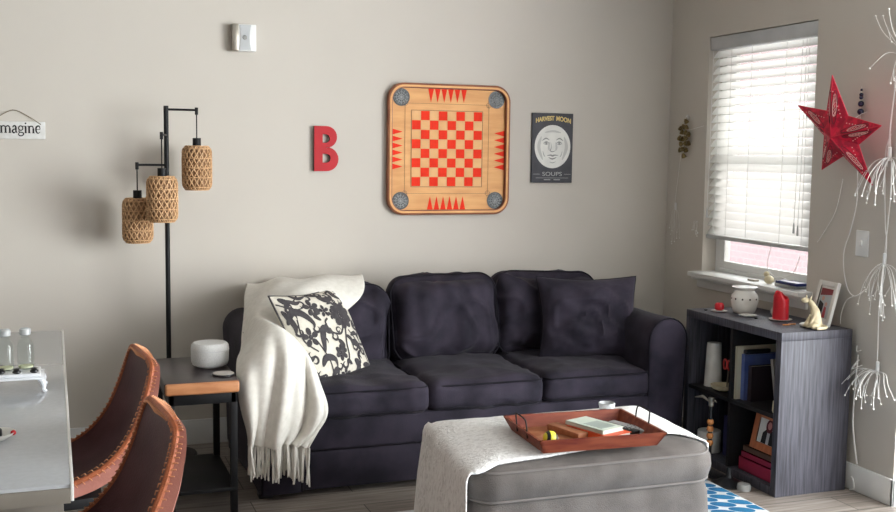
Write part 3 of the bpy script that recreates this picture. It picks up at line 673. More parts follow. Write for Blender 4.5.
lp = thing('floor_lamp', 'black floor lamp with three hanging woven rattan shades', 'floor lamp', (.515, 5.30, 0))
MB().lathe([(.13, 0), (.13, .012), (.125, .018), (.02, .022), (.001, .022)], (.515, 5.3, 0), 36).build('base', M_black, lp)
MB().cyl(.515, 5.3, .02, 1.70, .0115, 14).build('pole', M_black, lp)
for ax, ay, az, sz in ((.657, 5.30, 1.683, 1.512), (.379, 5.30, 1.420, 1.262), (.478, 5.14, 1.562, 1.370)):
    a = MB(); a.tube([(.515, 5.3, az), (ax, ay, az)], .0055, 8); a.cyl(ax, ay, az-.022, az+.012, .008, 10); o = a.build('arm', M_black, lp)
    MB().tube([(ax, ay, az-.02), (ax, ay, sz+.03)], .003, 6).build('cord', M_black, o)
    MB().lathe([(.001, .038), (.020, .038), (.020, -.005), (.001, -.005)], (ax, ay, sz), 16).build('socket', M_black, lp)
    H_, R_ = .208, .069; zt = sz-.001
    def rad(t): return R_*(1-.22*max(0, (abs(t-.5)-.36)/.14)**2)
    inner = MB().lathe([(rad(t)-.006, zt-H_*t) for t in [i/16 for i in range(17)]], (ax, ay, 0), 24)
    inner.f = [f_ for f_ in inner.f if len(f_) < 10]; inner.mi = [0]*len(inner.f)
    sh = inner.build('lamp_shade', M_rattan_in, lp, ang=60)
    lt = MB(); NS = 18
    for i in range(NS):
        for sg in (1, -1):
            lt.tube([(ax+rad(k/14)*math.cos(2*PI*i/NS+sg*k/14*1.7), ay+rad(k/14)*math.sin(2*PI*i/NS+sg*k/14*1.7), zt-H_*k/14) for k in range(15)], .0033, 5)
    for t_ in (0, .06, .28, .5, .72, .94, 1): lt.tube([(ax+(rad(t_)+.001)*math.cos(PI*a_/12), ay+(rad(t_)+.001)*math.sin(PI*a_/12), zt-H_*t_) for a_ in range(24)], .0032, 5, closed=True)
    lt.tube([(ax-rad(0), ay, zt), (ax+rad(0), ay, zt)], .003, 5); lt.tube([(ax, ay-rad(0), zt), (ax, ay+rad(0), zt)], .003, 5)
    lt.build('rattan_weave', M_rattan, sh)

# ================================================================ DINING TABLE AND CHAIRS
dt = thing('dining_table', 'dining table with a glossy grey top and a highlight painted along its edge, at the left', 'table', (-.4, 3.55, 0))
TX, TY0, TY1 = .03, 2.49, 4.66
MB().box(-.95, TX-.004, TY0+.004, TY1, .722, .75, .002).build('table_top', M_quartz, dt)
e = MB(); e.box(TX-.005, TX+.002, TY0, TY1, .712, .7505, .001); e.build('edge_highlight', M_quartz_e, dt)
e = MB(); e.box(-.95, TX-.005, TY0, TY0+.02, .708, .7215, .001); e.box(-.93, TX-.02, TY0+.04, TY1-.04, .66, .7215, .003); e.build('apron', M_under, dt)
e = MB(); e.box(-.95, TX-.005, TY0-.002, TY0+.006, .708, .742, .001); e.build('front_edge', M_under, dt)
for x in (-.88, -.30):
    for y in (TY0+.10, TY1-.10): MB().box(x-.035, x+.035, y-.035, y+.035, 0, .66, .004).build('leg', M_black, dt)

def make_chair(label, loc):
    ch = thing('dining_chair', label, 'chair', (0, 0, 0), 'leather dining chairs')
    # centre profile: (forward f, z, half-width, edge lift forward/up)
    PR = [(.235, .462, .190, .004), (.19, .470, .200, .010), (.10, .476, .205, .018), (.01, .488, .205, .026), (-.073, .518, .204, .036), (-.130, .560, .202, .042), (-.176, .618, .199, .040), (-.210, .690, .195, .034), (-.232, .753, .190, .024), (-.244, .795, .182, .014), (-.250, .822, .165, .008), (-.249, .836, .125, .003)]
    TH = [.030, .036, .040, .044, .048, .048, .044, .038, .032, .028, .024, .020]
    def surf(k, t, off):
        # k 0..1 along, t -1..1 across, off normal offset (outwards/back)
        n = len(PR)-1; q = k*n; j = min(int(q), n-1); a = q-j
        def g(c):
            p0, p1, p2, p3 = PR[max(j-1, 0)][c], PR[j][c], PR[j+1][c], PR[min(j+2, n)][c]
            return .5*(2*p1+(p2-p0)*a+(2*p0-5*p1+4*p2-p3)*a*a+(3*p1-p0-3*p2+p3)*a**3)
        f_, z, w_, l = g(0), g(1), g(2), g(3)
        e_ = 1e-3; 
        # tangent for the lift direction: perpendicular to the profile, towards the sitter
        j2 = PR[min(j+1, n)]; j1 = PR[j]; tf, tz_ = j2[0]-j1[0], j2[1]-j1[1]; m_ = math.hypot(tf, tz_)
        nf, nzz = tz_/m_, -tf/m_         # towards sitter
        th_ = TH[j]+(TH[min(j+1, n)]-TH[j])*a; li = -l*(1-abs(t)**2.6)-off*th_
        return Vector((-(f_+nf*li), t*(w_+off*.016), z+nzz*li))
    NK, NT = 44, 20
    ks = [i/NK for i in range(NK+1)]; ts = [-1+2*j/NT for j in range(NT+1)]
    inner = [[surf(k, t, 0) for t in ts] for k in ks]; outer = [[surf(k, t, 1) for t in ts] for k in ks]
    MB().grid(inner[:-2]).build('seat_lining', M_plum, ch, ang=180)
    bd = MB(); bd.grid([r_ for r_ in inner[-4:]])
    for q in bd.v: q += Vector((-.001, 0, .001))
    bd.build('border_band', M_stitch, ch, ang=180, solid=.003)
    # move the outer shell, with its rim closing onto the inner surface
    sh = MB(); rimL = []; loop_i = [inner[i][0] for i in range(NK+1)]+[inner[NK][j] for j in range(1, NT)]+[inner[i][NT] for i in range(NK, -1, -1)]+[inner[0][j] for j in range(NT-1, 0, -1)]
    loop_o = [outer[i][0] for i in range(NK+1)]+[outer[NK][j] for j in range(1, NT)]+[outer[i][NT] for i in range(NK, -1, -1)]+[outer[0][j] for j in range(NT-1, 0, -1)]
    sh.grid(outer)
    mid1 = [a.lerp(b_, .18)+(b_-a)*.0 for a, b_ in zip(loop_i, loop_o)]
    sh.grid([loop_o+[loop_o[0]], mid1+[mid1[0]]]); sh.build('outer_shell', M_tan, ch, ang=50)
    MB().tube([a.lerp(b_, .10) for a, b_ in zip(loop_i, loop_o)], .0088, 8, closed=True).build('edge_piping', M_stitch, ch)
    stt = MB(); lp_i = [a for a in loop_i]; L_ = len(lp_i)
    acc = 0
    for i in range(L_):
        a, b_ = lp_i[i], lp_i[(i+1) % L_]; d = (b_-a).length; oa, ob_ = loop_o[i], loop_o[(i+1) % L_]
        acc += d
        if acc > .0095:
            acc = 0; up_ = (a-oa).normalized()*.0075; ins = (Vector((0, 0, .62))-a); ins = Vector((ins.x*.2, ins.y, ins.z*.2)).normalized()
            stt.tube([a+ins*.012+up_*.5, a.lerp(b_, .5)+up_*1.3, b_-ins*.004+(ob_-b_).normalized()*.016-ins*.006], .0019, 5)
    stt.build('stitching', M_thread, ch)
    fr = MB(); fr.box(-.20, .10, -.19, .19, .400, .432, .004); fr.build('seat_frame', M_black, ch)
    for sx, sy in ((-.20, -.21), (-.20, .21), (.17, -.21), (.17, .21)):
        MB().tube([(sx*.75, sy*.72, .415), (sx*1.0, sy, 0)], [.012, .009], 10).build('leg', M_black, ch)
    ch.location = loc; ch.rotation_euler.z = math.radians(7); return ch
c1 = make_chair('tan and plum leather dining chair farther from the camera, nearest the side table', (.010, 3.57, 0))
c2 = dup(c1, (-.002, 2.76, 0), 'tan and plum leather dining chair nearest the camera')

# cruet set on the table
cr = thing('cruet_stand', 'white enamel footed stand holding two glass bottles on the grey table', 'stand', (-.115, 3.54, .75))
cx, cy = -.118, 3.54
b = MB(); b.box(cx-.09, cx+.075, cy-.06, cy+.06, .797, .809, .005, 3); b.box(cx-.10, cx+.085, cy-.07, cy+.07, .791, .798, .003)
b.build('shelf', M_pewter, cr)
for sx in (-.085, .07):
    for sy in (-.055, .055):
        s_ = 1 if sx > 0 else -1
        MB().tube(crv([(cx+sx, cy+sy, .795), (cx+sx+.012*s_, cy+sy*1.1, .772), (cx+sx+.010*s_, cy+sy*1.1, .760), (cx+sx+.018*s_, cy+sy*1.15, .7505)], 10), [.009]*4+[.007]*4+[.008]*3, 8).build('foot', M_pewter, cr)
bt0 = None
for x, y, lab in ((cx-.028, cy+.02, 'left glass bottle with a pale filling on the cruet stand'), (cx+.030, cy+.03, 'right glass bottle with a pale filling on the cruet stand')):
    if bt0 is None:
        bt0 = thing('glass_bottle', lab, 'bottle', (x, y, .8092), 'glass bottles on the cruet stand')
        MB().lathe([(.020, 0), (.024, .004), (.024, .075), (.021, .086), (.012, .096), (.012, .104), (.0155, .106), (.0155, .122), (.001, .124)], (x, y, .8092), 24).build('bottle_glass', M_clear, bt0)
        MB().lathe([(.001, .002), (.0215, .004), (.0215, .010), (.001, .011)], (x, y, .8092), 20).build('filling', M_salt, bt0)
        MB().lathe([(.013, .106), (.0165, .108), (.0165, .124), (.012, .128), (.001, .128)], (x, y, .8092), 20).build('cap', M_frost, bt0)
    else: dup(bt0, (x, y, .8092), lab)
for x, y, lab in ((cx-.04, cy-.040, 'small black-capped dish at the left on the front of the cruet stand'), (cx+.055, cy-.045, 'small black-capped dish at the right on the front of the cruet stand'), (cx+.005, cy-.048, 'small black-capped dish in the middle front of the cruet stand')):
    tag(MB().lathe([(.008, 0), (.013, .004), (.012, .008), (.007, .012), (.012, .015), (.001, .018)], (x, y, .8092), 14).build('spice_dish', M_blackp, loc=(x, y, .8092)), lab, 'dish', 'black dishes on the cruet stand')
dd = thing('trinket_dish', 'pale shallow dish with a dark red tip at the left edge of the table', 'dish', (-.150, 2.93, .75))
MB().lathe([(.015, 0), (.025, .002), (.046, .016), (.050, .022), (.046, .021), (.024, .006), (.001, .005)], (-.150, 2.93, .7502), 24).build('bowl', M_ceramic, dd)
MB().sphere((-.106, 2.92, .770), .007, n=8).build('tip', M_letter, dd)
tag(MB().lathe([(.012, 0), (.022, .004), (.022, .020), (.014, .030), (.006, .034), (.001, .034)], (-.155, 2.935, .7562), 16).build('black_stopper', M_blackp, loc=(-.155, 2.935, .7562)), 'glossy black stopper lying in the pale dish', 'stopper')

# ================================================================ BACK WALL HANGINGS
def wallm(mb, x, y, z): return MB().add(mb.v, mb.f, wallT(x, y, z))
BCX, BCZ, BW = 2.013, 1.511, .690
gb = thing('game_board', 'square wooden game board with red checker squares hanging above the sofa', 'game board', (BCX, BY, BCZ))
rim = wallm(curve2d([rrect(BW, BW, .085, 10), rrect(BW-.036, BW-.036, .070, 10)], .014, .004), BCX, BY-.019, BCZ); rim.build('rim', M_rim, gb, ang=40)
wallm(curve2d([rrect(BW-.03, BW-.03, .072, 10)], .004), BCX, BY-.012, BCZ).build('panel', M_boardw, gb, smooth=False)
yf = BY-.0165
wallm(curve2d([rrect(BW-.012, BW-.012, .08, 10), rrect(BW-.034, BW-.034, .070, 10)], .0008), BCX, BY-.0375, BCZ).build('rim_face', M_boardw, gb, smooth=False)
sq = .402/8; a = MB(); c = MB()
for i in range(8):
    for j in range(8):
        x0 = -.201+j*sq; z0 = .201-(i+1)*sq-.0; g_ = .0012
        if (i+j) % 2: a.poly([(x0+g_, z0+g_, 0), (x0+sq-g_, z0+g_, 0), (x0+sq-g_, z0+sq-g_, 0), (x0+g_, z0+sq-g_, 0)])
        else:
            c.poly([(x0+g_, z0+g_, 0), (x0+sq-g_, z0+g_, 0), (x0+sq-g_, z0+sq-g_, 0), (x0+g_, z0+sq-g_, 0)])
oz = .006-.003
wallm(a, BCX-.011, yf-.0012, BCZ+.004).build('red_squares', M_red, gb, smooth=False, flat=True)
wallm(c, BCX-.011, yf-.0012, BCZ+.004).build('cream_squares', M_sq, gb, smooth=False, flat=True)
ln = MB()
def frame2(w_, h_, t, r=.0): return curve2d([rrect(w_, h_, max(r, .0005), 4), rrect(w_-2*t, h_-2*t, max(r-t, .0003), 4)], .0004)
q = frame2(.409, .409, .0022); ln.add(q.v, q.f); q = frame2(.480, .480, .0014); ln.add(q.v, q.f)
for sx in (-1, 1):
    for sy in (-1, 1):
        q = curve2d([circ(sx*.238, sy*.238, .014, 20), circ(sx*.238, sy*.238, .0125, 20)], .0004); ln.add(q.v, q.f)
        for k in (0, .01): 
            d = .222+k; q = curve2d([[(sx*(d), sy*(d+.022)), (sx*(d+.0015), sy*(d+.022)), (sx*(d+.022), sy*(d)), (sx*(d+.0205), sy*d)]], .0004); ln.add(q.v, q.f)
wallm(ln, BCX-.011, yf-.001, BCZ+.004).build('lines', M_line, gb, smooth=False)
for side in range(4):
    tri = MB(); sg = 1 if side < 2 else -1
    for i in range(6):
        o_ = (i-2.5)*.0375
        if side % 2 == 0: tri.poly([(o_-.016-.012, sg*.322, 0), (o_+.016-.012, sg*.322, 0), (o_-.012, sg*.250, 0)][::-sg])
        else: tri.poly([(sg*.322, o_*.98-.016, 0), (sg*.322, o_*.98+.016, 0), (sg*.262, o_*.98, 0)][::sg])
    wallm(tri, BCX, yf-.0012, BCZ).build('red_triangles', M_red, gb, smooth=False, flat=True)
for sx in (-1, 1):
    for sy in (-1, 1):
        px, pz = sx*.272, sy*.274
        ri = wallm(curve2d([circ(px, pz, .047, 24), circ(px, pz, .040, 24)], .001), BCX, yf-.001, BCZ).build('corner_pocket', M_blackp, gb, smooth=False)
        nt_ = MB(); q = curve2d([circ(px, pz, .040, 24)], .0006); nt_ = wallm(q, BCX, yf-.0005, BCZ)
        nt_.build('pocket_net', M_net, ri, smooth=False)
        st_ = MB()
        for k in range(6):
            a_ = k*PI/6; st_.tube([(BCX+px-.038*math.cos(a_), yf-.003, BCZ+pz-.038*math.sin(a_)), (BCX+px+.038*math.cos(a_), yf-.003, BCZ+pz+.038*math.sin(a_))], .0011, 4)
        for rr in (.014, .027): st_.tube([(BCX+px+rr*math.cos(PI*k/10), yf-.003, BCZ+pz+rr*math.sin(PI*k/10)) for k in range(20)], .0011, 4, closed=True)
        st_.build('net_strings', M_sensor, ri)
# letter B
H_ = .232; Wd = .128
def half(cx0, z0, z1, xr, n=12):
    r_ = (z1-z0)/2; zc = (z0+z1)/2
    return [(xr-r_+r_*math.cos(t), zc+r_*math.sin(t)) for t in [(-PI/2+PI*i/n) for i in range(n+1)]]
out = [(-Wd/2, -H_/2)]+half(0, -H_/2, .008, Wd/2)+half(0, .004, H_/2, Wd/2-.008)+[(-Wd/2, H_/2)]
h1 = [(-.020, -.072)]+half(0, -.072, -.026, .022, 8)+[(-.020, -.026)]; h2 = [(-.020, .030)]+half(0, .030, .074, .018, 8)+[(-.020, .074)]
lb = thing('wall_letter', 'red capital letter B mounted on the wall left of the game board', 'letter', (1.336, BY, 1.508))
wallm(curve2d([out, h1, h2], .0105), 1.336, BY-.0125, 1.508).build('letter_body', M_dkred, lb, smooth=False)
wallm(curve2d([out, h1, h2], .0010), 1.336, BY-.0245, 1.508).build('letter_face', M_letter, lb, smooth=False)
# moon sign
ms = thing('wall_sign', 'dark upright sign with a pale moon face and HARVEST MOON lettering', 'sign', (2.629, BY, 1.528))
MW, MH = .250, .386
MB().box(2.629-MW/2, 2.629+MW/2, BY-.016, BY, 1.528-MH/2, 1.528+MH/2, .002).build('panel', M_posterbk, ms)
yp = BY-.0168
mf = wallm(curve2d([circ(0, .004, .110, 48, .120)], .0005), 2.629, yp, 1.532).build('moon_disc', M_moon, ms, smooth=False)
ft = MB()
def fstroke(pts, w_, n=12):
    P = crv([(a, b__, 0) for a, b__ in pts], n); L = []; R = []
    for i, p in enumerate(P):
        t = (P[min(i+1, n)]-P[max(i-1, 0)]).normalized(); nn = Vector((-t.y, t.x, 0)); ww = w_*math.sin(PI*(i/n*.9+.05)); L.append(p+nn*ww); R.append(p-nn*ww)
    ft.grid([L, R])
for s_ in (-1, 1):
    fstroke([(s_*.020, .040), (s_*.042, .050), (s_*.066, .036)], .0035); fstroke([(s_*.022, .024), (s_*.040, .031), (s_*.058, .022)], .0030); fstroke([(s_*.022, .022), (s_*.040, .016), (s_*.057, .021)], .0022)
    ft.poly([(s_*.040+.0065*math.cos(a_*PI/6), .0235+.0055*math.sin(a_*PI/6), 0) for a_ in range(12)])
    fstroke([(s_*.060, -.02), (s_*.052, -.045), (s_*.044, -.052)], .002)
fstroke([(-.012, .030), (-.008, .0), (-.014, -.018), (-.004, -.024), (.010, -.022), (.014, -.016)], .0026); fstroke([(-.034, -.046), (-.012, -.043), (0, -.047), (.012, -.043), (.036, -.044)], .0050); fstroke([(-.024, -.056), (0, -.064), (.026, -.054)], .0042); fstroke([(-.018, -.080), (0, -.086), (.02, -.079)], .002)
wallm(ft, 2.629, yp-.0010, 1.532).build('moon_features', M_face, mf, smooth=False, flat=True)
ft = MB()
for s_ in (-1, 1): fstroke([(s_*.07, .06), (s_*.085, .0), (s_*.06, -.07)], .010); fstroke([(s_*.018, .03), (s_*.024, .0), (s_*.018, -.02)], .006)
fstroke([(-.05, .082), (0, .09), (.05, .082)], .006)
wallm(ft, 2.629, yp-.0008, 1.532).build('moon_shading', M_shade_f, mf, smooth=False, flat=True)
for s_, x0, sz in (('HARVEST', -.050, .034), ('MOON', .064, .036)):
    q = text(s_, sz, .0006, .0012, .80)
    for v in q.v: v.y += -.16*(v.x+x0)**2*8+.0
    wallm(q, 2.629+x0, yp-.001, 1.692).build('title_lettering', M_gold, ms, smooth=False)
wallm(text('SOUPS', .032, .0006, 0, 1.3), 2.629, yp-.001, 1.383).build('lettering', M_greyt, ms, smooth=False)
q = MB(); 
for x0, x1, z_ in ((-.115, -.075, 1.383), (.075, .115, 1.383), (-.10, .10, 1.362)): q.box(2.629+x0, 2.629+x1, yp-.001, yp, z_-.001, z_+.001)
for x0, x1 in ((-.05, -.01), (.01, .05)): q.box(2.629+x0, 2.629+x1, yp-.001, yp, 1.350, 1.354)
q.build('rules', M_greyt, ms, smooth=False)
# motion sensor / chime box
sn = thing('wall_sensor', 'small white and nickel chime box high on the wall', 'sensor', (.915, BY, 2.05))
MB().box(.858, .972, BY-.045, BY, 1.985, 2.117, .004).build('body', M_white, sn)
MB().box(.852, .886, BY-.050, BY-.002, 1.984, 2.118, .006).build('nickel_side', M_nickel, sn)
q = wallm(curve2d([[(.012*0+x, z) for x, z in [(-.030, .062), (.028, .062), (.022, .03), (.020, 0), (.022, -.03), (.028, -.062), (-.030, -.062), (-.024, -.03), (-.022, 0), (-.024, .03)]]], .002), .918, BY-.046, 2.051); q.build('front_panel', M_sensor, sn, smooth=False)
MB().lathe([(.001, 0), (.012, 0), (.009, .003), (.001, .0035)], n=20, T=wallT(.915, BY-.048, 2.052)).build('lens', M_face, sn)
# imagine sign
sg = thing('wall_sign', 'small white wooden sign reading imagine hung by a string', 'sign', (-.165, BY, 1.575))
MB().box(-.305, -.024, BY-.014, BY, 1.534, 1.616, .002).build('board', M_sign, sg)
MB().tube(crv([(-.285, BY-.016, 1.603), (-.24, BY-.008, 1.63), (-.165, BY-.006, 1.668), (-.10, BY-.008, 1.642), (-.043, BY-.016, 1.603)], 24), .0018, 6).build('hanging_string', M_twine, sg)
MB().cyl(0, 0, -.004, .004, .004, 8, T=wallT(-.165, BY-.005, 1.668)).build('nail', M_nickel, sg)
g2 = MB()
def stk(pts, w0, w1=None, n=10):
    P = crv([(a, b__, 0) for a, b__ in pts], n) if len(pts) > 2 else [Vector((*pts[0], 0)), Vector((*pts[1], 0))]; k_ = len(P)-1; L = []; R = []
    for i, p in enumerate(P):
        t = (P[min(i+1, k_)]-P[max(i-1, 0)]).normalized(); nn = Vector((-t.y, t.x, 0)); ww = w0 if w1 is None else (w0+(w1-w0)*math.sin(PI*i/k_)); L.append(p+nn*ww); R.append(p-nn*ww)
    g2.grid([L, R])
def glyph(ch, x):
    V = .0031; s = .0011; h = .027
    def vert(x_, z1=h): stk([(x_, 0), (x_, z1)], V); stk([(x_-.005, .0008), (x_+.005, .0008)], s); stk([(x_-.006, z1-.001), (x_, z1-.001)], s*1.3)
    if ch == 'i': vert(x+.005); g2.poly([(x+.005+.0032*math.cos(a_*PI/5), .037+.0032*math.sin(a_*PI/5), 0) for a_ in range(10)]); return .0125
    if ch == 'n' or ch == 'm':
        vert(x+.005); xs = [x+.005]
        for k in range(1 if ch == 'n' else 2):
            xa = xs[-1]; xb = xa+.015; stk([(xa, .020), (xa+.006, .0265), (xb-.002, .024), (xb, .016)], s, V*.8); stk([(xb, .018), (xb, 0)], V); stk([(xb-.005, .0008), (xb+.005, .0008)], s); xs.append(xb)
        return .026 if ch == 'n' else .041
    if ch == 'a': stk([(x+.004, .021), (x+.009, .0275), (x+.015, .023), (x+.0155, .006), (x+.020, .001)], s*1.6, V); stk([(x+.015, .016), (x+.006, .012), (x+.003, .006), (x+.008, 0), (x+.015, .005)], s, V); return .0215
    if ch == 'g':
        P = [(x+.011+.0075*math.cos(2*PI*k/12), .0185+.0085*math.sin(2*PI*k/12)) for k in range(13)]; stk(P, .0018, .0022, 30)
        stk([(x+.017, .024), (x+.022, .027)], .0015); stk([(x+.006, .011), (x+.004, .006), (x+.010, .003), (x+.019, .001), (x+.020, -.006), (x+.011, -.011), (x+.003, -.007), (x+.004, -.001), (x+.009, .003)], .0013, .0022, 34); return .0235
    if ch == 'e': stk([(x+.004, .0145), (x+.018, .0145)], s); stk([(x+.018, .0145), (x+.016, .0255), (x+.010, .0275), (x+.004, .021), (x+.004, .007), (x+.010, .0), (x+.018, .005)], .0010, V, 24); return .0215
x = 0
for ch_ in 'imagine': x += glyph(ch_, x)
K = .1955/x
wallm(MB().add([(v.x*K, v.y*K, 0) for v in g2.v], g2.f), -.238, BY-.0152, 1.562).build('lettering', M_ink, sg, smooth=False, flat=True)

# ================================================================ BOOKCASE
BX0, BX1, BY0, BY1, BH = 2.965, 3.345, 3.848, 4.600, .735
bk = thing('bookcase', 'dark black-brown cube bookcase under the window', 'bookcase', (3.15, 4.22, 0))
tk = .038
MB().box(BX0, BX1, BY0, BY1, BH-tk, BH, .0015).build('top_panel', M_bookc, bk)
MB().box(BX0, BX1, BY0, BY0+tk, 0, BH-tk, .0015).build('side_panel', M_bookc, bk); MB().box(BX0, BX1, BY1-tk, BY1, 0, BH-tk, .0015).build('side_panel', M_bookc, bk)
MB().box(BX0, BX1, BY0+tk, BY1-tk, 0, tk, .001).build('bottom_panel', M_bookc, bk)
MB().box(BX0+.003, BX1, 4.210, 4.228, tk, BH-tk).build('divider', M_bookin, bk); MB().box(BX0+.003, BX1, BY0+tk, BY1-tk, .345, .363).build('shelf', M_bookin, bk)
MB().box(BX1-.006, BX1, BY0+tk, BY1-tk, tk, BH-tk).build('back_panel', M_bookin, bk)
S1, S2 = .3635, tk+.0005
def vbook(y, th_, h_, d_, z0, m_, label, x0=None, lean=0):
    x0 = x0 if x0 is not None else BX0+.04
    T = Matrix.Translation((x0, y, z0)) @ Matrix.Rotation(math.radians(lean), 4, 'X')
    t = thing('book', label, 'book', (x0, y, z0))
    c = MB(); c.box(0, d_, 0, .002, 0, h_, T=T); c.box(0, d_, th_-.002, th_, 0, h_, T=T); c.box(0, .003, 0, th_, 0, h_, T=T); c.build('cover', m_, t, smooth=False)
    MB().box(.003, d_-.004, .002, th_-.002, .003, h_-.004, T=T).build('pages', M_paper, t, smooth=False)
M_bl = mat('blue_cover', (.06, .09, .26), .4, c2=(.12, .16, .36), scale=9); M_crm = mat('cream_cover', (.60, .54, .40), .6); M_dk = mat('dark_cover', (.03, .02, .025), .5); M_mar = mat('magenta_cover', (.32, .022, .060), .5); M_brn = mat('brown_cover', (.13, .07, .05), .6); M_gry = mat('grey_cover', (.22, .2, .19), .6)
# upper right compartment: faces of books standing toward the room
def face_item(name, y0, y1, z0, z1, x0, th_, m_, label, cat='book', lean=0):
    T = Matrix.Translation((x0, 0, z0)) @ Matrix.Rotation(math.radians(lean), 4, 'Y')
    t = thing(name, label, cat, (x0, (y0+y1)/2, z0)); c = MB(); c.box(0, .003, y0, y1, 0, z1-z0, T=T); c.box(th_-.003, th_, y0, y1, 0, z1-z0, T=T); c.box(0, th_, y1-.003, y1, 0, z1-z0, T=T); c.build('cover', m_, t, smooth=False)
    MB().box(.003, th_-.003, y0+.003, y1-.003, .003, z1-z0-.004, T=T).build('pages', M_paper, t, smooth=False); return t
vbook(4.130, .030, .165, .17, S1, M_dk, 'dark low book standing against the blue book in the upper right compartment', x0=BX0+.06)
tag(MB().box(BX0+.05, BX0+.19, 4.168, 4.192, S1+.216, S1+.236, .006, 3).build('pouch', M_blackp, loc=(BX0+.12, 4.18, S1+.216)), 'black pouch resting on top of the blue book', 'pouch')
vbook(3.905, .02, .24, .16, S1, M_gry, 'thin grey book leaning against the right side of the upper compartment', lean=-12)
vbook(4.196, .012, .250, .24, S1, M_crm, 'tall cream folder against the middle divider in the upper compartment', x0=BX0+.02)
vbook(4.166, .027, .215, .19, S1, M_bl, 'blue book beside the tall cream folder in the upper right compartment', x0=BX0+.045)
# upper left compartment
tag(MB().lathe([(.046, 0), (.044, .004), (.036, .20), (.034, .215), (.001, .216)], (3.06, 4.49, S1), 28).build('white_vase', M_ceramic, loc=(3.06, 4.49, S1)), 'tall tapered white cylinder vase in the upper left compartment', 'vase')
sc = thing('scissors', 'red-handled scissors standing in the upper left compartment', 'scissors', (3.06, 4.37, S1))
b = MB()
for dy in (-.012, .022):
    b.tube([(3.06, 4.37+dy+.014*math.cos(a*PI/8), S1+.125+.024*math.sin(a*PI/8)) for a in range(16)], .0045, 6, closed=True)
b.build('handle', mat('scissor_red', (.55, .04, .04), .4), sc)
b = MB(); b.tube([(3.06, 4.365, S1+.10), (3.06, 4.375, S1+.002)], .004, 5); b.build('blade', M_nickel, sc)
tag(MB().box(3.045, 3.06, 4.315, 4.325, S1, S1+.15, .002).build('red_pencil', mat('pencil_red', (.5, .06, .05), .5), loc=(3.05, 4.32, S1)), 'upright red pencil beside the scissors', 'pencil')
ub = thing('bottle', 'dark upright bottle near the divider in the upper left compartment', 'bottle', (3.08, 4.28, S1)); MB().box(3.04, 3.12, 4.26, 4.30, S1, S1+.13, .006, 3).build('body', M_blackp, ub)
MB().sphere((3.035, 4.275, S1+.10), .010, n=8).build('knob', M_white, ub)
tag(MB().lathe([(.02, 0), (.05, .012), (.06, .03), (.056, .03), (.02, .006), (.001, .006)], (3.035, 4.37, S1), 22, ).build('shallow_bowl', M_bone, loc=(3.035, 4.37, S1)), 'shallow cream bowl lying in front of the scissors', 'bowl')
# lower left: paper roll, blue box
pr_ = thing('paper_roll', 'white paper roll standing in the lower left compartment', 'paper roll', (3.04, 4.475, S2))
MB().lathe([(.020, 0), (.056, 0), (.058, .004), (.058, .10), (.056, .104), (.020, .104), (.020, 0)], (3.04, 4.475, S2), 30).build('paper', M_white, pr_)
MB().lathe([(.0195, .001), (.0195, .103)], (3.04, 4.475, S2), 20).build('core', M_twine, pr_)
tag(MB().box(3.06, 3.2, 4.28, 4.39, S2, S2+.20, .004).build('storage_box', mat('navy_card', (.018, .018, .085), .6), loc=(3.13, 4.33, S2)), 'navy blue box standing in the lower left compartment', 'box')
# lower right: photo frame, magenta and brown albums
def picframe(name, y0, y1, z0, z1, x0, lean, m_, label, wfr, picfn, rotz=0, cx_=None):
    T = Matrix.Translation((x0, (y0+y1)/2, z0)) @ Matrix.Rotation(math.radians(rotz), 4, 'Z') @ Matrix.Rotation(math.radians(lean), 4, 'Y'); h_ = z1-z0; hw = (y1-y0)/2
    t = thing(name, label, 'picture frame', (x0, (y0+y1)/2, z0)); b = MB()
    b.box(0, .016, -hw, -hw+wfr, 0, h_, .002, T=T); b.box(0, .016, hw-wfr, hw, 0, h_, .002, T=T); b.box(0, .016, -hw+wfr, hw-wfr, 0, wfr, .002, T=T); b.box(0, .016, -hw+wfr, hw-wfr, h_-wfr, h_, .002, T=T)
    b.build('frame', m_, t)
    ph = MB().box(.007, .014, -hw+wfr, hw-wfr, wfr, h_-wfr, T=T).build('photo', M_moon, t, smooth=False)
    picfn(T, ph, hw-wfr, wfr, h_-wfr); return t
def fig_pic(T, ph, hw, z0, z1):
    zc = (z0+z1)/2; X = .0062
    def pl(pts, m_, nm, dx=0): MB().poly([(X-dx, -p[0], p[1]) for p in pts], T).build(nm, m_, ph, smooth=False, flat=True)
    pl([(-.045, z0+.001), (.045, z0+.001), (.040, zc-.005), (.018, zc+.012), (-.018, zc+.012), (-.042, zc-.008)], M_ink, 'dark_jacket')
    pl([(-.010, z0+.001), (.010, z0+.001), (.010, zc), (-.010, zc)], M_sensor, 'pale_shirt', .0003)
    pl([(a, zc+.028+b_) for a, b_ in circ(0, 0, .026, 18, .032)], mat('dark_red_hair', (.10, .012, .02), .6), 'hair', .0006)
    pl([(a, zc+.030+b_) for a, b_ in circ(0, 0, .014, 16, .018)], mat('pink_skin', (.62, .28, .26), .6), 'face', .0009)
M_owood = mat('orange_wood', (.50, .17, .08), .5, c2=(.40, .12, .05), scale=10, stretch=(4, 4, 1))
picframe('picture_frame', 3.905, 4.125, .155, .340, 3.02, 12, M_owood, 'orange wooden photo frame holding a portrait in the lower right compartment', .036, fig_pic)
def lay(name, x0, x1, y0, y1, z0, z1, m_, label):
    t = thing(name, label, 'book', ((x0+x1)/2, (y0+y1)/2, z0)); b = MB(); b.box(x0, x1, y0, y1, z0, z0+.003); b.box(x0, x1, y0, y1, z1-.003, z1); b.box(x0, x0+.003, y0, y1, z0, z1); b.build('cover', m_, t, smooth=False)
    MB().box(x0+.003, x1-.003, y0+.004, y1-.004, z0+.003, z1-.003).build('pages', M_paper, t, smooth=False)
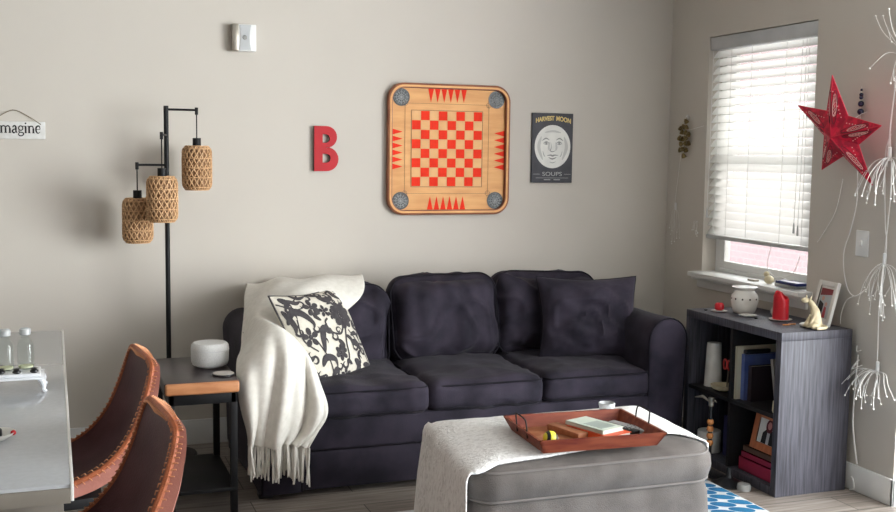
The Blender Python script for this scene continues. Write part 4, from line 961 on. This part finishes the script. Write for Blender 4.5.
lay('photo_album', 3.00, 3.24, 3.90, 4.17, S2, .100, M_mar, 'thick magenta album at the bottom of the lower right compartment')
lay('photo_album', 3.005, 3.24, 3.91, 4.16, .1005, .128, M_mar, 'magenta album, second in the stack under the photo frame')
lay('photo_album', 3.01, 3.25, 3.905, 4.155, .1285, .154, M_brn, 'brown album topmost under the photo frame')
# ceramic bits above frame
tag(MB().lathe([(.012, 0), (.016, .01), (.014, .05), (.006, .06), (.001, .061)], (3.0, 3.915, S1), 14).build('small_bottle', M_bone, loc=(3.0, 3.915, S1)), 'small cream bottle at the front right corner of the upper compartment', 'bottle')
# round-base black stand with amber pole on the floor in front of the bookcase
vs = thing('display_stand', 'black stand with amber glass beads and a round foot in front of the bookcase', 'stand', (2.86, 4.12, .0))
MB().lathe([(.075, 0), (.078, .008), (.05, .02), (.02, .035), (.012, .05), (.012, .08)], (2.88, 4.075, .0), 28).build('foot', M_blackp, vs)
MB().cyl(2.88, 4.235, 0, .36, .010, 12).build('pole', M_blackp, vs); MB().box(2.845, 2.915, 4.06, 4.25, .0, .022, .006).build('foot_bar', M_blackp, vs)
b = MB()
M_amber = mat('amber_glass', (.66, .26, .08), .3)
for i in range(4): b.sphere((2.88, 4.235, .155+i*.033), .0165, (1, 1, 1.05), 8)
b.build('amber_bead', M_amber, vs)
b = MB(); b.tube([(2.88, 4.235, .345), (2.87, 4.29, .365), (2.86, 4.34, .352)], [.003, .007, .002], 8); b.tube([(2.88, 4.235, .345), (2.88, 4.205, .362), (2.88, 4.19, .356)], [.003, .005, .002], 8); b.cyl(2.88, 4.235, .33, .37, .013, 12)
b.build('top_ornament', M_nickel, vs)
tag(MB().lathe([(.001, .0), (.030, .0), (.032, .01), (.028, .028), (.001, .030)], (2.90, 3.985, .0), 20).build('grey_weight', M_face, loc=(2.90, 3.985, 0)), 'small grey round puck on the floor by the stand foot', 'puck')

# ---- on top of the bookcase
TZ = BH+.0005
wm = thing('wax_warmer', 'white pierced ceramic wax warmer on the bookcase', 'wax warmer', (3.165, 4.405, TZ))
MB().lathe([(.045, 0), (.052, .006), (.060, .03), (.066, .06), (.063, .088), (.050, .104), (.046, .112), (.058, .122), (.062, .128), (.056, .127), (.03, .118), (.001, .117)], (3.165, 4.405, TZ), 36).build('pot', M_ceramic, wm)
b = MB()
for a_ in (3.4, 3.95, 4.5, 2.9, 5.1):
    d = Vector((math.cos(a_), math.sin(a_), 0)); T = Matrix.Translation(Vector((3.165, 4.405, TZ+.072))+d*.0645) @ d.to_track_quat('Z', 'Y').to_matrix().to_4x4(); b.lathe([(.001, .001), (.0045, .0015), (.0045, -.003)], n=10, T=T)
b.build('pierced_hole', M_ink, wm)
pc = thing('pillar_candle', 'red pillar candle with a melted rim on a small plate', 'candle', (3.185, 4.15, TZ))
MB().lathe([(.030, 0), (.05, .004), (.054, .008), (.05, .0075), (.001, .006)], (3.185, 4.15, TZ), 28).build('plate', M_ceramic, pc)
rows = []
for i in range(12):
    z = i/11; row = []
    for j in range(33):
        a = 2*PI*j/32; top = .125-.028*max(0, math.cos(a-5.5))-.006*math.sin(a*3); r_ = .037*(1-.04*z) if i < 11 else .030
        row.append(Vector((3.185+r_*math.cos(a), 4.15+r_*math.sin(a), TZ+.007+top*z)))
    rows.append(row)
rows.append([Vector((3.185+.026*math.cos(2*PI*j/32), 4.15+.026*math.sin(2*PI*j/32), TZ+.085)) for j in range(33)]); rows.append([Vector((3.185, 4.15, TZ+.082))]*33)
MB().grid(rows).build('wax', M_candle, pc, ang=60)
MB().tube([(3.185, 4.15, TZ+.08), (3.187, 4.15, TZ+.10)], .0012, 5).build('wick', M_ink, pc)
# small red heart-shaped bowl, saucers, ball
rh = thing('tealight_holder', 'small dark red candle holder on a white saucer at the left of the bookcase top', 'candle holder', (3.07, 4.475, TZ))
MB().lathe([(.02, 0), (.036, .003), (.040, .006), (.001, .005)], (3.07, 4.475, TZ), 24).build('saucer', M_ceramic, rh)
MB().lathe([(.012, .005), (.022, .012), (.024, .030), (.018, .042), (.014, .036), (.001, .03)], (3.07, 4.475, TZ), 20).build('red_cup', M_candle, rh)
tag(MB().lathe([(.02, 0), (.040, .003), (.044, .007), (.038, .006), (.001, .004)], (3.115, 4.305, TZ), 24).build('saucer', M_ceramic, loc=(3.115, 4.305, TZ)), 'white saucer lying between the wax warmer and the red candle', 'saucer')
tag(MB().sphere((3.225, 4.235, TZ+.027), .027, (1, 1, 1), 12).build('white_ball', M_ceramic, loc=(3.225, 4.235, TZ)), 'white ceramic ball standing beside the red candle', 'ball')
for x, y, r_, lab in ((3.02, 4.515, .008, 'tiny dark pebble nearest the left end of the bookcase top'), (3.10, 4.22, .007, 'tiny dark pebble in front of the saucer on the bookcase top')):
    tag(MB().sphere((x, y, TZ+r_*.6), r_, (1.3, 1, .6), 8).build('pebble', M_ink, loc=(x, y, TZ)), lab, 'pebble', 'pebbles on the bookcase')
tag(MB().lathe([(.001, 0), (.016, .002), (.014, .006), (.001, .008)], (3.125, 4.54, TZ), 16).build('silver_lid', M_nickel, loc=(3.125, 4.54, TZ)), 'small silver lid behind the dark red candle holder', 'lid')
tag(MB().lathe([(.001, 0), (.02, .003), (.024, .012), (.012, .02), (.001, .021)], (3.175, 3.965, TZ), 18).build('shell', M_ceramic, loc=(3.175, 3.965, TZ)), 'small white shell left of the cream figurine', 'shell')
tag(MB().tube(crv([(3.10, 4.02, TZ+.003), (3.12, 4.0, TZ+.006), (3.14, 4.03, TZ+.003), (3.17, 4.02, TZ+.004)], 12), .003, 6).build('brown_twig', M_amber, loc=(3.12, 4.02, TZ)), 'little brown twig lying in front of the plate of the red candle', 'twig')
# sitting figurine: body, neck, head
fg = thing('figurine', 'cream sitting animal figurine at the right corner of the bookcase top', 'figurine', (3.185, 3.905, TZ))
fb = MB(); P = crv([(3.185, 3.900, TZ+.022), (3.187, 3.905, TZ+.045), (3.19, 3.915, TZ+.075), (3.188, 3.93, TZ+.10), (3.18, 3.945, TZ+.122)], 16)
fb.tube([P[0]+Vector((0, 0, -.018))]+P, [.012]+[.028-.0009*i for i in range(9)]+[.019, .017, .015, .014, .014, .013, .011, .007], 12)
fb.sphere((3.165, 3.955, TZ+.122), .014, (1.3, 1.3, .9), 8); fb.tube([(3.18, 3.94, TZ+.125), (3.185, 3.935, TZ+.145)], [.005, .002], 6); fb.tube([(3.172, 3.955, TZ+.13), (3.172, 3.955, TZ+.147)], [.005, .002], 6)
for dy in (-.022, .022): fb.sphere((3.165, 3.900+dy, TZ+.016), .017, (1.5, .9, .9), 8); fb.tube([(3.175, 3.91+dy*.6, TZ+.06), (3.145, 3.915+dy*.7, TZ+.008)], [.008, .007], 7)
fb.tube(crv([(3.20, 3.895, TZ+.015), (3.215, 3.87, TZ+.012), (3.19, 3.855, TZ+.010), (3.16, 3.862, TZ+.009)], 10), .008, 7)
fb.build('body', M_bone, fg, ang=80)
def couple_pic(T, ph, hw, z0, z1):
    X = .0062
    def pl(pts, m_, nm, dx=0): MB().poly([(X-dx, -p[0], p[1]) for p in pts], T).build(nm, m_, ph, smooth=False, flat=True)
    pl([(-hw+.006, z0+.01), (hw-.006, z0+.01), (hw-.006, z1-.01), (-hw+.006, z1-.01)], mat('photo_sky', (.45, .5, .52), .3), 'print')
    pl([(-hw+.006, z1-.045), (hw-.006, z1-.035), (hw-.006, z1-.01), (-hw+.006, z1-.01)], mat('photo_maroon', (.22, .02, .03), .3), 'red_roof', .0003)
    pl([(-hw+.008, z0+.012), (-.004, z0+.012), (-.004, z0+.075), (-hw+.012, z0+.09)], M_ink, 'dark_figure', .0004)
    pl([(.002, z0+.012), (.026, z0+.012), (.022, z0+.06), (.006, z0+.065)], mat('photo_red', (.40, .05, .06), .3), 'red_figure', .0005)
    pl([(a-.016, z0+.10+b_) for a, b_ in circ(0, 0, .011, 12)], mat('photo_skin', (.6, .36, .28), .3), 'face', .0006)
    pl([(a+.014, z0+.075+b_) for a, b_ in circ(0, 0, .010, 12)], mat('photo_skin2', (.6, .36, .28), .3), 'face', .0006)
picframe('picture_frame', 3.925, 4.075, TZ, TZ+.205, 3.275, 14, M_ceramic, 'white picture frame leaning at the back right corner of the bookcase top', .024, couple_pic, rotz=-6)
# ---- on the window sill
SZ = WZ0+.0145
tag(MB().sphere((3.375, 4.50, SZ+.022), .024, (1, 1.1, .9), 10).sphere((3.37, 4.515, SZ+.048), .015, (1, 1, 1), 8).build('sill_figurine', M_bone, loc=(3.375, 4.50, SZ)), 'small cream shell figurine on the window sill', 'figurine')
tag(MB().box(3.36, 3.44, 4.28, 4.44, SZ, SZ+.018, .006, 3).build('grey_case', M_sensor, loc=(3.38, 4.36, SZ)), 'grey flat case lying on the window sill', 'case')
tag(MB().box(3.335, 3.40, 4.235, 4.40, SZ+.0185, SZ+.034, .006, 3).build('blue_case', mat('blue_case', (.014, .022, .14), .35), loc=(3.36, 4.30, SZ+.018)), 'navy blue case on top of the grey case on the window sill', 'case')
tag(MB().box(3.36, 3.39, 4.60, 4.66, SZ, SZ+.010, .003).build('small_tin', M_nickel, loc=(3.37, 4.63, SZ)), 'small silver tin left of the cream figurine on the window sill', 'tin')

# ================================================================ RIGHT WALL THINGS
sw = thing('light_switch', 'white light switch plate on the right wall', 'light switch', (RX, 3.856, 1.117))
MB().box(RX-.007, RX, 3.818, 3.897, 1.060, 1.176, .003).build('plate', M_white, sw); MB().box(RX-.016, RX-.005, 3.851, 3.862, 1.105, 1.130, .002).build('toggle', M_white, sw)
# paper star
C0 = Vector((3.248, 3.877, 1.606)); tips = [Vector(p) for p in ((3.146, 3.822, 1.848), (3.201, 4.11, 1.731), (3.322, 4.076, 1.441), (3.341, 3.767, 1.38), (3.232, 3.61, 1.631))]
ns = Vector((-.922, .02, -.386)).normalized(); inn = [C0+((tips[i]-C0)+(tips[(i+1) % 5]-C0)).normalized()*.1025 for i in range(5)]
inn = [C0+(p-C0).normalized()*.112 for p in inn]
sr = thing('star_lantern', 'red patterned five-pointed paper star hanging beside the window', 'star lantern', C0)
b = MB(); cf = C0+ns*.055; cb = C0-ns*.045
for i in range(5):
    a, c, d = tips[i], inn[i], inn[(i-1) % 5]
    for q, s_ in ((cf, 1), (cb, -1)): b.add([q, c, a], [(0, 1, 2)]); b.add([q, a, d], [(0, 1, 2)])
body = b.build('star_body', M_star, sr, smooth=False)
b = MB()
for i in range(5): b.tube([cf+ns*.0005, tips[i]], .0022, 5); b.tube([inn[i], tips[i]], .0018, 5); b.tube([inn[i], tips[(i+1) % 5]], .0018, 5)
b.build('folded_edges', M_starfold, body)
for i in range(5):
    b = MB(); b2 = MB()
    for q in (inn[i], inn[(i-1) % 5]):
        A, B_, C_ = cf, q, tips[i]; nn = (B_-A).cross(C_-A).normalized()
        if nn.dot(ns) < 0: nn = -nn
        def fp(s_, t_, o_=.0022): return A+(C_-A)*s_+(B_-A)*t_+nn*o_
        # teardrop paisley outline with dots
        cs, ct = .42, .20
        pts = [fp(cs+.22*math.cos(k*PI/9)*(1-.35*math.sin(k*PI/18)), ct*1+.11*math.sin(k*PI/9)) for k in range(18)]
        b.tube(pts, .0016, 4, closed=True)
        for k in range(5): b.tube([fp(cs-.12+.06*k, ct-.05), fp(cs-.09+.06*k, ct+.04)], .0017, 4)
        for k in range(8): b.sphere(fp(.12+.085*k, .60-.075*k*1.0), .0026, n=4); 
        b2.tube([fp(cs+.27*math.cos(k*PI/9), ct+.155*math.sin(k*PI/9)) for k in range(18)], .0014, 4, closed=True)
    b.m = 1; b.add(b2.v, b2.f); b.build('paisley_print', [M_starpr, M_starpk], body)
MB().tube(crv([cb, cb+Vector((.04, .0, .05)), Vector((RX-.002, 3.87, 1.70))], 10), .0012, 5).build('hanging_thread', M_wire, sr)
# bead strand
bs = thing('bead_strand', 'short strand of navy beads hanging behind the red star', 'bead strand', (RX-.012, 3.89, 1.80))
b = MB()
for z, r_ in ((1.796, .006), (1.775, .009), (1.762, .009), (1.735, .0135), (1.70, .0145)): b.sphere((RX-.018, 3.893, z), r_, n=8)
b.build('bead', M_navybead, bs); MB().tube([(RX-.018, 3.893, 1.81), (RX-.018, 3.893, 1.62)], .0012, 5).build('thread', M_wire, bs)
MB().sphere((RX-.018, 3.893, 1.645), .010, n=8).build('pale_bead', M_ceramic, bs)
# brass ornament by the corner
wo = thing('brass_chime', 'cluster of little brass cups hanging on the right wall near the corner', 'ornament', (RX, 5.30, 1.72))
MB().lathe([(.001, .012), (.012, .008), (.012, 0)], n=14, T=Matrix.Translation((RX-.001, 5.30, 1.712)) @ Matrix.Rotation(-PI/2, 4, 'Y')).build('hook', M_white, wo)
b = MB(); random.seed(8)
for k in range(7):
    z = 1.685-k*.031
    for q in range(3):
        y = 5.30+(q-1)*.034+random.uniform(-.008, .008)+(.01 if k % 2 else -.01); zz = z+random.uniform(-.008, .008)
        if abs(q-1) == 1 and k in (0, 6): continue
        T = Matrix.Translation((RX-.026, y, zz)) @ Euler((random.uniform(-.8, .8), random.uniform(-.6, .6), 0)).to_matrix().to_4x4()
        b.lathe([(.001, .016), (.004, .015), (.012, .004), (.014, -.010), (.011, -.010), (.001, .008)], n=10, T=T)
b.tube([(RX-.012, 5.30, 1.712), (RX-.022, 5.30, 1.60), (RX-.022, 5.30, 1.48)], .0015, 5)
b.build('brass_cups', M_brass, wo)

# branch string lights
def twigs(mb, bulbs_, hub, n, L, spread, seed, down=-1, wallx=RX-.01, r0=.0013):
    rd = random.Random(seed)
    class bulbs:
        def sphere(q, r, n=5): mb.m = 1; mb.sphere(q, r, n=n); mb.m = 0
    for i in range(n):
        a = rd.uniform(0, 2*PI); e = rd.uniform(.15, 1)*spread; l = L*rd.uniform(.65, 1.1)
        dy = math.cos(a)*e; dx = -abs(math.sin(a))*e*.55
        P = [Vector(hub)]
        for k in (.3, .65, 1): P.append(Vector((min(wallx, hub[0]+dx*l*min(1, k*1.3)), hub[1]+dy*l*(k**.7)+rd.uniform(-.01, .01), hub[2]+down*l*(k**1.5)*(1-.35*e)+.02*e)))
        mb.tube(crv(P, 9), r0, 5); q = P[-1]; bulbs.sphere(q, .0042, n=5)
        if rd.random() < .4: w_ = P[2]+Vector((rd.uniform(-.02, 0), rd.uniform(-.04, .04), -.05)); w_.x = min(w_.x, wallx); mb.tube([P[2], w_], r0*.9, 5); bulbs.sphere(w_, .0038, n=5)
ls = thing('twig_lights', 'white twig string lights hanging down the end of the right wall', 'string lights', (RX, 3.70, 1.0))
X = RX-.02
def cord(pts, r_=.0024, n=30): return MB().tube(crv(pts, n), r_, 6)
b = cord([(X, 3.655, 2.25), (X, 3.66, 2.05), (X, 3.688, 1.80), (X, 3.705, 1.62), (X, 3.712, 1.46)], .003); b.build('cord', M_wire, ls)
cord([(X, 3.705, 1.60), (X, 3.682, 1.40), (X, 3.690, 1.20), (X, 3.694, 1.16), (X, 3.700, 1.06)]).build('cord', M_wire, ls)
cord([(X, 3.70, 1.60), (X, 3.725, 1.5), (X, 3.705, 1.22), (X, 3.692, 1.15), (X, 3.690, 1.05)]).build('cord', M_wire, ls)
cord([(X, 3.70, 1.02), (X, 3.715, .85), (X, 3.712, .70), (X, 3.708, .58)]).build('cord', M_wire, ls)
cord([(X, 3.90, 1.50), (X, 3.885, 1.32), (X, 3.915, 1.18), (X, 3.955, 1.06), (X, 3.93, .93), (X, 3.875, .88), (X, 3.80, .92)]).build('cord', M_wire, ls)
cord([(X, 3.875, .88), (X, 3.925, .85), (X, 3.955, .78), (X+.005, 3.96, .74)]).build('cord', M_wire, ls)
cord([(RX-.006, 4.00, 1.40), (RX-.006, 4.04, 1.25), (RX-.008, 4.125, 1.13), (RX-.01, 4.15, 1.10)], .002).build('cord', M_wire, ls)
cord([(X+.005, 3.835, .62), (X, 3.84, .45), (X, 3.84, .30), (X, 3.81, .16), (X, 3.80, .13)], .0035).build('cord', M_wire, ls)
cord([(X+.005, 3.84, .06), (X-.01, 3.81, .055), (X-.012, 3.80, .02), (X-.015, 3.825, .006)], .0035).build('cord', M_wire, ls)
for hub, n_, L, sp_, sd_ in (((X, 3.70, 1.50), 17, .24, .85, 1), ((X, 3.698, 1.045), 15, .24, .62, 2), ((X, 3.706, .57), 17, .20, 1.1, 4)):
    b = MB(); bu = MB(); twigs(b, bu, hub, n_, L, sp_, sd_); c = b.build('twig_cluster', [M_wire, M_bulb], ls)
    MB().cyl(hub[0], hub[1], hub[2]-.015, hub[2]+.045, .008, 10, .003).build('hub', M_white, c)
b = MB(); bu = MB(); twigs(b, bu, (X, 3.66, 1.93), 9, .16, 1.3, 7); c = b.build('twig_cluster', [M_wire, M_bulb], ls)
b = MB(); bu = MB(); twigs(b, bu, (X, 3.66, 1.95), 7, .20, 1.2, 9, down=1, r0=.0014); c = b.build('twig_cluster', [M_wire, M_bulb], ls)
b = MB(); bu = MB()
for P in ([(X, 3.82, .60), (X-.02, 3.86, .545), (X-.04, 3.92, .52), (X-.08, 3.97, .51)], [(X, 3.80, .58), (X-.03, 3.83, .56), (X-.03, 3.80, .60)], [(X, 3.84, .66), (X-.02, 3.815, .64), (X-.02, 3.79, .65)]):
    b.tube(crv(P, 10), .0024, 5); bu.sphere(P[-1], .0042, n=5)
b.build('twig_cluster', M_wire, ls)
# the faint string near the room corner
l2 = thing('twig_lights', 'thin white twig lights hanging in the corner below the brass cups', 'string lights', (RX, 5.36, 1.3))
cord([(RX-.012, 5.27, 1.64), (RX-.01, 5.20, 1.65), (RX-.01, 5.13, 1.66)], .0014).build('cord', M_wire, l2)
cord([(RX-.01, 5.33, 1.66), (RX-.01, 5.36, 1.45), (RX-.012, 5.39, 1.25), (RX-.012, 5.39, 1.21)], .0014).build('cord', M_wire, l2)
MB().cyl(RX-.013, 5.385, 1.185, 1.225, .006, 8).build('hub', M_white, l2)
b = MB(); bu = MB(); twigs(b, bu, (RX-.012, 5.385, 1.19), 7, .20, .42, 12, wallx=RX-.006, r0=.0008); c = b.build('twig_cluster', [M_wire, M_bulb], l2)
b = MB(); bu = MB(); twigs(b, bu, (RX-.008, 5.16, 1.13), 4, .08, .8, 14, wallx=RX-.005, r0=.0009); c = b.build('twig_cluster', [M_wire, M_bulb], l2)
# loose wire on the sill
l3 = thing('string_light_wire', 'thin white wires looping down onto the window sill', 'string lights', (RX-.02, 4.3, SZ))
b = MB(); b.tube(crv([(RX-.004, 4.50, 1.05), (RX-.01, 4.52, .95), (RX-.02, 4.45, SZ+.045), (RX-.03, 4.38, SZ+.05), (RX-.045, 4.30, SZ+.042), (RX-.02, 4.27, SZ+.05)], 30), .0016, 5)
b.tube(crv([(RX-.01, 4.27, 1.02), (RX-.02, 4.30, .94), (RX-.05, 4.36, SZ+.04), (RX-.04, 4.42, SZ+.022), (RX-.03, 4.46, SZ+.003)], 24), .0016, 5); b.build('wire', M_wire, l3)
